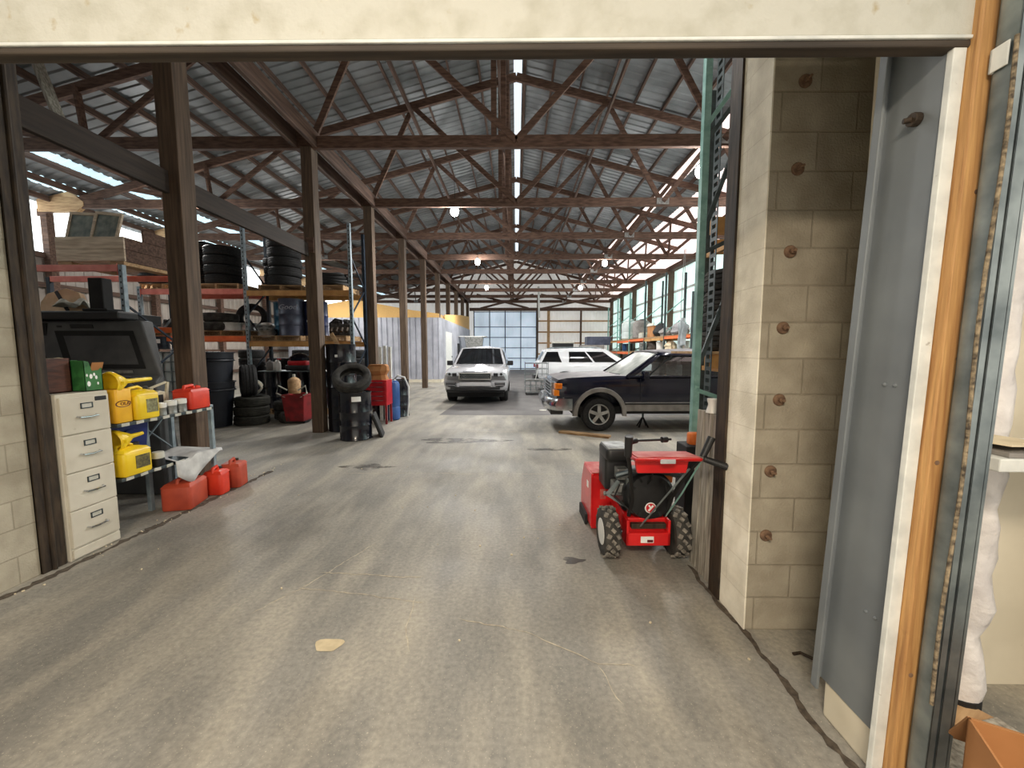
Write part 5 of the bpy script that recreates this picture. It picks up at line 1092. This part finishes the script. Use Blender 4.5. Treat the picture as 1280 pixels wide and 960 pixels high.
for sx in (-1,1):
    for y in WY: wheel(t, sx*.8, y, .345, .24, sx, .215, 5, 'rubber', 'alum', .3)
    for y in WY:   # grey flare round the wheel opening
        fm = MB(); lp = []
        for k in range(19):
            a = math.radians(-4+188*k/18); c,s_ = math.cos(a),math.sin(a)
            lp.append([(sx*(HW-.02),y+c*.45,.36+s_*.45),(sx*(HW+.035),y+c*.455,.36+s_*.455),(sx*(HW+.03),y+c*.53,.36+s_*.53),(sx*(HW-.03),y+c*.55,.36+s_*.55)])
        fm.loft(lp); fm.build('fender_flare', M['clad_grey'], t, smooth=True)
    fm = MB(); fm.bx(sx*(HW-.03),sx*(HW+.02),1.42,3.72,.42,.6); fm.build('lower_cladding', M['clad_grey'], t, bevel=.01)
    MB().bx(sx*(HW-.02),sx*(HW+.028),1.42,3.72,.555,.585).build('black_strip', M['black_plastic'], t, bevel=.004); MB().bx(sx*.82,sx*.9,1.4,3.8,.36,.42).build('step_sill', M['black_matte'], t)
    fm = MB(); fm.bx(sx*.79,sx*.955,.02,.16,.87,.98); fm.build('amber_lamp', M['amber'], t, bevel=.012); fm = MB(); fm.bx(sx*.79,sx*.95,.0,.15,.73,.85); fm.build('amber_lamp', M['amber'], t, bevel=.012)
    fm = MB(); fm.bx(sx*.5,sx*.78,-.03,.1,.86,.97); fm.bx(sx*.5,sx*.78,-.03,.1,.73,.84); fm.build('headlight', M['lens'], t, bevel=.015)
    fm = MB(); fm.rbox(sx*1.07,1.78,1.15,.17,.12,.15,.03); fm.bar((sx*.93,1.8,1.1),(sx*1.02,1.8,1.1),.05,.05); fm.build('mirror', M['navy_paint'], t, smooth=True)
    MB().bx(sx*.955,sx*.975,2.78,2.94,.93,.97).build('door_handle', M['black_plastic'], t, bevel=.006)
    fm = MB(); fm.bx(sx*.955,sx*.964,1.72,1.728,.62,1.08); fm.bx(sx*.955,sx*.964,3.0,3.008,.62,1.08); fm.build('door_gap', M['black_matte'], t)
fm = MB()
for z in (.73,.79,.85,.91,.975): fm.bx(-.8,.8,-.045,.05,z-.012,z+.012)
fm.bx(-.82,-.78,-.04,.1,.72,.98); fm.bx(.78,.82,-.04,.1,.72,.98); fm.build('grille', M['chrome'], t, bevel=.006); MB().bx(-.5,.5,-.02,.05,.72,.98).build('grille_back', M['black_matte'], t)
bp = MB(); lp = []
for x in (-1.0,-.99,-.9,-.6,0,.6,.9,.99,1.0):
    k = .22*max(0,(abs(x)-.55)/.45)**2; ex = abs(x) >= 1.0
    lp.append([(x,-.16+k+(.14 if ex else 0),.44),(x,-.19+k+(.14 if ex else 0),.56),(x,-.13+k+(.14 if ex else 0),.68),(x,.02+k+(.12 if ex else .05),.68),(x,.02+k+(.12 if ex else .05),.44)])
bp.loft(lp); bp.build('bumper', M['chrome'], t, smooth=True)
fm = MB(); fm.bx(-.85,.85,-.06,.2,.34,.45); fm.build('air_dam', M['black_plastic'], t, bevel=.02)
MB().bx(-.8,.8,.4,5.2,.34,.5).build('underbody', M['black_matte'], t)
cab = Cab(1.45,5.45,1.1,.93,2.15,5.3,1.58,.76,.12,.06,.05)
mb = MB(); cab.roof(mb)
cs = mb.build('roof_panel', M['dusty_navy'], t, smooth=True, solid=.04, fixn=False)
for sg in (-1,1):
    mb = MB()
    for a0,a1,t0_,t1_,c0,c1 in ((.0,.03,0,1,0,0),(.385,.425,0,1,0,0),(.7,.74,0,1,0,0),(.96,1.,0,1,0,0),(0,1,0,.06,0,0),(0,1,.88,1,0,0)):
        mb.grid(lambda u,v: cab.side(sg,a0+(a1-a0)*u,t0_+(t1_-t0_)*v), 10, 5)
    mb.build('pillar_frame', M['navy_paint'], t, smooth=True, solid=.05, fixn=False)
    mb = MB(); mb.bar(cab.side(sg,.0,.02)+Vector((sg*.01,0,0)), cab.side(sg,0,1), .05, .07); mb.build('windshield_pillar', M['navy_paint'], t)
    for a0,a1 in ((.03,.385),(.425,.7),(.74,.96)): cab.pane('side',a0,a1,.05,.89,-.01,sg,.0,0).build('side_window', M['glass_clear'] if a0 < .1 else M['glass_dark'], t, smooth=True, fixn=False)
    mb = MB(); mb.bar(cab.side(sg,.1,.05)+Vector((sg*.006,0,0)), cab.side(sg,.1,.88)+Vector((sg*.006,0,0)), .02,.03); mb.build('vent_pillar', M['black_plastic'], t)
cab.pane('front',-.96,.96,.02,.97,.0).build('windshield', M['glass_dust'], t, smooth=True, fixn=False)
cab.pane('rear',-1,1,.0,1,.0).build('rear_window', M['glass_dark'], t, smooth=True, fixn=False)
for x in (-.42,.42):
    mb = MB(); mb.rbox(x,2.62,1.0,.5,.16,.7,.05); mb.rbox(x,2.66,1.42,.26,.1,.18,.04); mb.rbox(x,2.35,.82,.5,.5,.16,.05); mb.build('seat', M['seat'], t, smooth=True)
mb = MB(); mb.lathe([(.17,0),(.185,.015),(.17,.03)],20,'y',(-.42,1.9,1.1)); mb.bar((-.59,1.91,1.1),(-.25,1.91,1.1),.03,.02); mb.build('steering_wheel', M['black_plastic'], t)
MB().bx(-.85,.85,1.5,1.85,.85,1.09).build('dashboard', M['clad_grey'], t, bevel=.03)
mb = MB(); mb.bar((-.55,1.4,1.14),(-.1,1.33,1.15),.02,.015); mb.bar((.1,1.33,1.15),(.6,1.4,1.14),.02,.015); mb.build('wiper', M['black_plastic'], t)
# small things around the vehicles
tag(MB().box(0,0,0,1.0,.16,.04).build('floor_plank', M['pallet'], loc=(1.55,7.72,.021)), 'brown plank on the floor beside the truck front wheel', 'plank')
bpy.data.objects['floor_plank'].rotation_euler = (0,0,-.5); bpy.data.objects['floor_plank'].location = (1.32,7.5,.021)
t = thing('jack_stand', 'small black jack stand on the floor under the dark blue truck', 'jack stand', (2.72,8.35,0))
mb = MB()
for a in range(4): mb.bar((.14*math.cos(a*PI/2+.7),.14*math.sin(a*PI/2+.7),0),(0,0,.22),.025,.02)
mb.build('stand_legs', M['black_matte'], t); MB().cyl((0,0,.2),(0,0,.36),.022).build('post', M['galv_dark'], t)
t = thing('wire_cart', 'grey wire cage cart standing between the silver and white cars', 'cart', (.75,14.6,0))
mb = MB()
for z in (.1,.3,.5,.55,.75,.95,1.15):
    for s in (-1,1): mb.bar((-.42,s*.3,z),(.42,s*.3,z),.02,.02); mb.bar((s*.42,-.3,z),(s*.42,.3,z),.02,.02)
for x in (-.42,-.21,0,.21,.42):
    for s in (-1,1): mb.bar((x,s*.3,.1),(x,s*.3,.52 if abs(x) < .4 else 1.2),.018,.018)
for x in (0,.2,.42): mb.bar((x,-.31,.7),(x,-.31,1.2),.022,.022)
mb.build('wire_cage', M['galv'], t); MB().bx(-.4,.4,-.28,.28,.08,.11).build('cart_base', M['clad_grey'], t); MB().bx(-.42,.42,-.3,.3,.52,.54).build('cart_shelf', M['clad_grey'], t)
for x in (-.38,.38):
    for y in (-.26,.26): MB().cyl((x-.015,y,.045),(x+.015,y,.045),.045).build('caster', M['black_matte'], t)
mb = MB(); mb.bar((-.05,-.34,.56),(.05,-.36,.98),.03,.02); mb.build('handle', M['white_trim'], t)
t = thing('steel_sink', 'silver double bin on a stand by the office corner behind the silver car', 'bin', (-2.75,26.0,0)); mb = MB(); mb.loft([[(a*(.5+.1*k),b*(.35+.05*k),1.75+.75*k) for a,b in ((1,1),(-1,1),(-1,-1),(1,-1))] for k in (0,1)]); mb.build('bin_body', M['silver_dirt'], t)
for x in (-.45,.45):
    for y in (-.3,.3): MB().bx(x-.03,x+.03,y-.03,y+.03,0,1.76).build('leg', M['galv'], t)
MB().bx(-1.0,.8,-.4,.4,2.48,2.54).build('top_tray', M['white_trim'], t)
t = thing('storage_box', 'dark grey patterned box stacked behind the white car roof', 'box', (4.1,21.5,0)); MB().bx(-.6,.6,-.5,.5,0,1.9).build('lower_box', M['clad_grey'], t, bevel=.02); MB().bx(-.3,.95,-.4,.4,1.9,2.35).build('upper_box', M['drum_grey'], t, bevel=.02)
t = thing('storage_box', 'low black box with pale lid behind the white car roof', 'box', (2.6,22.5,0)); MB().bx(-.5,.6,-.5,.5,0,2.0).build('box_body', M['black_matte'], t, bevel=.02); MB().bx(-.55,.65,-.55,.55,2.0,2.1).build('lid', M['cream'], t, bevel=.02)
mb = MB(); mb.cyl((-.12,11.0,0.0),(-.12,11.0,.01),.1,n=14); mb.v = [(x*1.0,y,z) for x,y,z in mb.v]; tag(mb.build('paper_plate', M['cream'], loc=(.85,-.4,0.001)), 'pale flat disc of paper on the floor by the truck bumper', 'paper')
# ------------------------------------------------------------------ red snowblower
t = thing('snowblower', 'red walk behind snowblower with knobby tyres beside the teal rack', 'snowblower', (1.01,3.05,0), math.radians(1))
hs = MB()
prof = [(.42,.05),(.42,.5),(.46,.53),(.78,.53),(.84,.42),(.62,.42),(.52,.3),(.52,.16),(.62,.06),(.9,.05),(.9,.02),(.42,.02)]
hs.prism(prof, -.315, .315, 'x')
for s in (-1,1): hs.prism([(.42,.04),(.42,.53),(.78,.53),(.9,.32),(.9,.04)], s*.31-.012, s*.31+.012, 'x')
hs.build('auger_housing', M['snow_red'], t, bevel=.006)
MB().bx(-.315,.315,.44,.8,.531,.536).build('dusty_top', M['dust_red'], t)
for s in (-1,1): MB().bx(s*.335-.012,s*.335+.012,.55,.85,0,.1).build('skid_shoe', M['black_matte'], t)
mb = MB(); mb.cyl((-.31,.7,.26),(.31,.7,.26),.03)
for s in (-1,1):
    pts = [(s*(.03+.26*i/20), .7+.15*math.cos(i*.75), .26+.15*math.sin(i*.75)) for i in range(21)]; mb.tube(pts,.022,6)
mb.build('auger', M['black_matte'], t, smooth=True)
MB().bx(-.326,-.322,.54,.6,.36,.42).build('decal', M['logo_white'], t); MB().bx(-.24,-.19,.416,.42,.3,.39).build('decal', M['dust_red'], t)
# chute
mb = MB(); mb.lathe([(.1,.53),(.115,.56),(.1,.6),(.095,.74)],18,'z',(-.12,.5,0)); mb.build('chute_base', M['black_plastic'], t, smooth=True)
MB().rbox(-.17,.2,.8,.22,.3,.1,.04).build('chute_cap', M['black_plastic'], t, smooth=True); MB().rbox(-.17,.2,.845,.19,.26,.02,.008).build('cap_top', M['silver_dirt'], t, smooth=True); MB().rbox(-.17,.25,.64,.2,.25,.3,.03).build('chute_side', M['black_plastic'], t, smooth=True)
# engine
mb = MB(); mb.rbox(.02,.16,.5,.36,.34,.3,.06); mb.build('engine_cover', M['black_plastic'], t, smooth=True)
mb = MB(); mb.lathe([(.2,0),(.2,-.05),(.175,-.085),(.08,-.1),(0,-.1)],28,'y',(.03,.0,.51)); mb.build('recoil_cover', M['black_plastic'], t, smooth=True)
mb = MB()
for k in range(12): a = 2*PI*k/12; mb.box(.03+.15*math.cos(a),-.085,.51+.15*math.sin(a),.045,.012,.02,Matrix.Rotation(-a,3,'Y'))
mb.build('slot_pattern', M['black_matte'], t)
lg = MB().lathe([(0,-.005),(.042,-.005),(.045,0),(0,0)],24,'y',(.03,-.098,.43)).build('logo_disc', M['logo_white'], t)
MB().lathe([(.0,-.0075),(.036,-.0075),(.036,-.005),(0,-.005)],24,'y',(.03,-.098,.43)).build('logo_disc', M['logo_red'], lg)
mb = MB(); mb.box(.03,-.1065,.43,.014,.003,.056,Matrix.Rotation(.7,3,'Y')); mb.box(.02,-.1065,.445,.012,.003,.022,Matrix.Rotation(-.6,3,'Y')); mb.build('logo_mark', M['logo_white'], lg)
mb = MB(); mb.rbox(.1,.04,.66,.09,.13,.14,.03); mb.build('air_filter_box', M['black_matte'], t, smooth=True); MB().rbox(.19,.02,.65,.08,.1,.1,.02).build('primer_panel', M['orange'], t, smooth=True)
mb = MB(); mb.tube([(-.22,-.02,.66),(-.1,-.06,.71),(.1,-.06,.71),(.28,-.02,.66)],.022); mb.build('guard_bar', M['galv_dark'], t, smooth=True)
mb = MB(); mb.tube([(.0,-.08,.6),(.02,-.14,.68),(.05,-.1,.8)],.006,6); mb.build('pull_cord', M['black_matte'], t)
mb = MB(); mb.box(-.16,.05,.66,.09,.1,.09); mb.box(-.18,.06,.55,.1,.12,.08); mb.cyl((-.3,.05,.49),(-.1,.05,.49),.018); mb.build('muffler', M['silver_dirt'], t, bevel=.008)
mb = MB(); mb.bar((-.2,-.02,.62),(-.28,.0,.5),.02,.03); mb.bar((-.28,0,.5),(-.15,-.02,.42),.02,.02); mb.bar((-.14,-.04,.64),(-.12,-.04,.36),.02,.025); mb.build('linkage', M['galv'], t)
# chassis and tail plate
mb = MB(); mb.bx(-.14,.16,-.08,.42,.17,.34); mb.build('chassis', M['snow_red'], t, bevel=.01)
mb = MB(); mb.bx(-.16,.18,-.13,-.08,.14,.24); mb.bx(-.16,-.14,-.13,.0,.14,.34); mb.bx(.16,.18,-.13,.0,.14,.34); mb.build('tail_plate', M['snow_red'], t, bevel=.004)
MB().bx(-.12,.15,-.12,-.02,.27,.31).build('tail_shelf', M['steel_rust'], t, bevel=.004)
MB().bx(-.05,.05,-.134,-.13,.165,.215).build('sticker', M['logo_white'], t); MB().bx(.0,.045,-.136,-.133,.17,.19).build('sticker', M['logo_maroon'], t)
MB().cyl((-.3,0,.195),(.3,0,.195),.015).build('axle', M['galv_dark'], t)
# wheels with knobs
for s in (-1,1):
    mb = MB(); W_ = .12; mb.lathe([(.1,-W_/2*.9),(.14,-W_/2),(.175,-W_/2*.95),(.183,-W_/2*.6),(.183,W_/2*.6),(.175,W_/2*.95),(.14,W_/2),(.1,W_/2*.9)],28,'x')
    kb = MB()
    for k in range(14):
        a = 2*PI*k/14
        for off,da in ((-.036,0),(.036,0),(0,PI/14)):
            R = Matrix.Rotation(a+da,3,'X'); c = R @ Vector((off,0,.187)); 
            kb.box(*c,.03 if off else .026,.034,.018,R @ Matrix.Rotation(.5 if off > 0 else (-.5 if off < 0 else .78),3,'Z'))
    w = mb.build('wheel', M['rubber_dust'], t, loc=(s*.27,0,.197))
    kb.build('tread_knobs', M['tread_dust'], w)
    MB().lathe([(.102,s*.058),(.105,s*.05),(.09,s*.03),(.03,s*.02),(.03,s*.055),(0,s*.055)],22,'x').build('rim', M['white_plastic'], w, smooth=True)
# handlebars, console, grips
for bar in ([(-.12,-.02,.3),(-.12,-.12,.5),(-.22,-.36,.82),(-.28,-.5,.96)],[(.17,-.02,.3),(.17,-.12,.5),(.19,-.36,.8),(.2,-.5,.93)]):
    mb = MB(); mb.tube(bar,.0145); mb.build('handlebar', M['black_matte'], t, smooth=True)
mb = MB(); mb.loft([[(-.22,-.22,.87),(.24,-.22,.87),(.2,-.53,.92),(-.24,-.53,.92)],[(-.22,-.22,.905),(.24,-.22,.905),(.2,-.55,.945),(-.24,-.55,.945)]]); mb.build('control_panel', M['snow_red'], t, bevel=.008)
mb = MB(); mb.prism([(-.22,.925),(.15,.925),(.13,.82),(-.2,.82)], -.46, -.43); mb.build('console_skirt', M['snow_red'], t, bevel=.006)
mb = MB(); mb.loft([[(-.2,-.24,.908),(.22,-.24,.908),(.19,-.52,.942),(-.22,-.52,.942)],[(-.2,-.24,.914),(.22,-.24,.914),(.19,-.52,.948),(-.22,-.52,.948)]]); mb.build('dusty_console_top', M['dust_red'], t)
mb = MB(); mb.rbox(-.03,-.54,.925,.1,.02,.03,.008); mb.build('headlamp', M['lens'], t)
mb = MB(); mb.cyl((-.28,-.5,.95),(-.285,-.53,1.09),.024,.027); mb.build('clutch_lever', M['black_plastic'], t, smooth=True)
mb = MB(); mb.cyl((.2,-.53,.95),(.26,-.52,1.08),.021,.025); mb.build('clutch_lever', M['black_plastic'], t, smooth=True)
mb = MB(); mb.cyl((.2,-.55,.945),(.325,-.6,.905),.02,.023); mb.build('grip', M['black_plastic'], t, smooth=True)
mb = MB(); mb.cyl((-.27,-.46,1.03),(-.2,-.42,1.035),.018); mb.cyl((-.2,-.42,1.035),(.06,-.36,1.03),.008); mb.cyl((-.01,-.375,1.03),(.03,-.365,1.03),.02); mb.build('chute_crank', M['black_plastic'], t, smooth=True)
mb = MB(); mb.tube([(-.06,-.14,.3),(.04,-.22,.5),(.17,-.42,.84)],.007,6); mb.build('shift_rod', M['galv'], t, smooth=True)
mb = MB(); mb.tube([(.17,-.05,.34),(.2,-.25,.6),(.21,-.5,.92)],.006,6); mb.build('clutch_cable', M['teal'], t, smooth=True)
mb = MB(); mb.tube([(.17,-.05,.35),(.16,-.12,.5),(.1,-.16,.68)],.005,6); mb.tube([(-.2,-.05,.6),(-.24,-.05,.5),(-.1,-.08,.38)],.008,6); mb.build('cable_loom', M['black_matte'], t)
# ------------------------------------------------------------------ lamps, daylight, camera
EN = [300]+[430]*5+[60,320,330,420]
LP = [(3.62,8.05,5.13),(-1.66,10.9,5.36),(-1.6,16.6,5.27),(3.72,16.9,5.27),(-1.7,22.9,5.2),(3.7,23.0,5.2),(.3,4.75,5.36),(-8.5,10.4,5.0),(-8.6,17.0,5.0),(6.3,9.4,5.1)]
LL = ['added unseen fill bulb over the aisle just inside the doorway','added unseen fill bulb above the tyre rack behind the first thick post','added unseen fill bulb deep in the rack bay behind the second post','added unseen fill bulb above the dark blue truck near the side wall']  # bulbs added out of sight to even out the fill light
for i,(x,y,z) in enumerate(LP):
    t = thing('hanging_lamp', f'bright bare bulb hanging under the trusses on the {"car" if x > 0 else "post row"} side, {ORD[i//2 if i > 1 else 0]} pair back', 'lamp', (x,y,z), 0, 'hanging bulbs')
    if i > 5: t['label'] = LL[i-6]
    MB().sphere((0,0,0),.11,.11,.13,16,10).build('bulb', M['bulb'], t, smooth=True)
    MB().cyl((0,0,.11),(0,0,.19),.035,.03).build('socket', M['black_plastic'], t)
    mb = MB(); mb.tube([(0,0,.17),(.01,0,.4),(0,0,.9)],.006,6); mb.build('cord', M['black_matte'], t)
    l = bpy.data.lights.new('bulb_light','SPOT'); l.energy = EN[i]*1.5; l.spot_size = math.radians(165); l.spot_blend = .5; l.shadow_soft_size = .4; l.color = (1,.97,.92)
    o = bpy.data.objects.new('bulb_light', l); C.objects.link(o); o.location = (x,y,z-.2)
    l2 = bpy.data.lights.new('bulb_light','POINT'); l2.energy = EN[i]*.3; l2.shadow_soft_size = .12; o = bpy.data.objects.new('bulb_light', l2); C.objects.link(o); o.location = (x,y,z-.2)
w = bpy.data.worlds.new('daylight'); bpy.context.scene.world = w; w.use_nodes = True
N = w.node_tree.nodes; L = w.node_tree.links; bg = N['Background']
tc = N.new('ShaderNodeTexCoord'); sp = N.new('ShaderNodeSeparateXYZ'); L.new(tc.outputs['Generated'], sp.inputs[0])
r = N.new('ShaderNodeValToRGB'); r.color_ramp.elements[0].position = .25; r.color_ramp.elements[1].position = .75
r.color_ramp.elements[0].color = (1.0,.93,.81,1); r.color_ramp.elements[1].color = (.86,.94,1.0,1)
mr = N.new('ShaderNodeMapRange'); mr.inputs[1].default_value = -1; mr.inputs[2].default_value = 1; L.new(sp.outputs['Y'], mr.inputs[0]); L.new(mr.outputs[0], r.inputs[0]); L.new(r.outputs[0], bg.inputs[0])
bg.inputs[1].default_value = 1.1
cam = bpy.data.cameras.new('camera'); co = bpy.data.objects.new('camera', cam); C.objects.link(co)
cam.sensor_fit = 'HORIZONTAL'; cam.sensor_width = 36; cam.lens = 36*490/1280; cam.clip_start = .05; cam.clip_end = 200
co.location = (0,0,1.65); co.rotation_euler = (math.radians(90-5),0,math.radians(.6))
bpy.context.scene.camera = co
sc = bpy.context.scene
sc.view_settings.view_transform = 'Standard'; sc.view_settings.look = 'None'; sc.view_settings.gamma = 1; sc.view_settings.use_curve_mapping = False
sc.view_settings.exposure = 0.0

t = thing('fill_tube_lamp', 'added unseen tube lamp before the doorway, warming the near floor', 'lamp', (-.6,-1.5,3.45))  # fixture added behind the camera as warm fill for the near floor
MB().bx(-.62,.62,-.09,.09,.03,.12).build('housing', M['white_trim'], t, bevel=.01)
for y in (-.04,.04): MB().cyl((-.58,y,0),(.58,y,0),.018).build('tube', glow('tube_glow_%d'%(y>0),(255,236,205),18), t)
MB().bx(-3.5,4.2,-.6,.5,.0,.06).build('ceiling', M['white_trim'], None, loc=(0,-1.5,3.57))['kind'] = 'structure'
l = bpy.data.lights.new('fill_tube_light','AREA'); l.shape = 'RECTANGLE'; l.size = 1.2; l.size_y = .7; l.energy = 260; l.color = (1,.86,.68)
o = bpy.data.objects.new('fill_tube_light', l); C.objects.link(o); o.location = (-.6,-1.5,3.42)
t = thing('hanging_pipe', 'white pipe hanging vertically in front of the back wall gable', 'pipe', (1.62,28.0,3.9)); MB().cyl((-.05,0,2.1),(0,0,0),.07).build('pipe_tube', M['white_trim'], t); MB().bx(-.12,.02,-.05,.05,2.08,2.14).build('hanger', M['galv'], t)
tag(MB().bar((-7.25,6.25,6.0),(-6.87,6.2,4.95),.14,.05).build('pale_board', M['grey_wood']), 'pale grey board nailed slanting under the roof above the low beam', 'board')
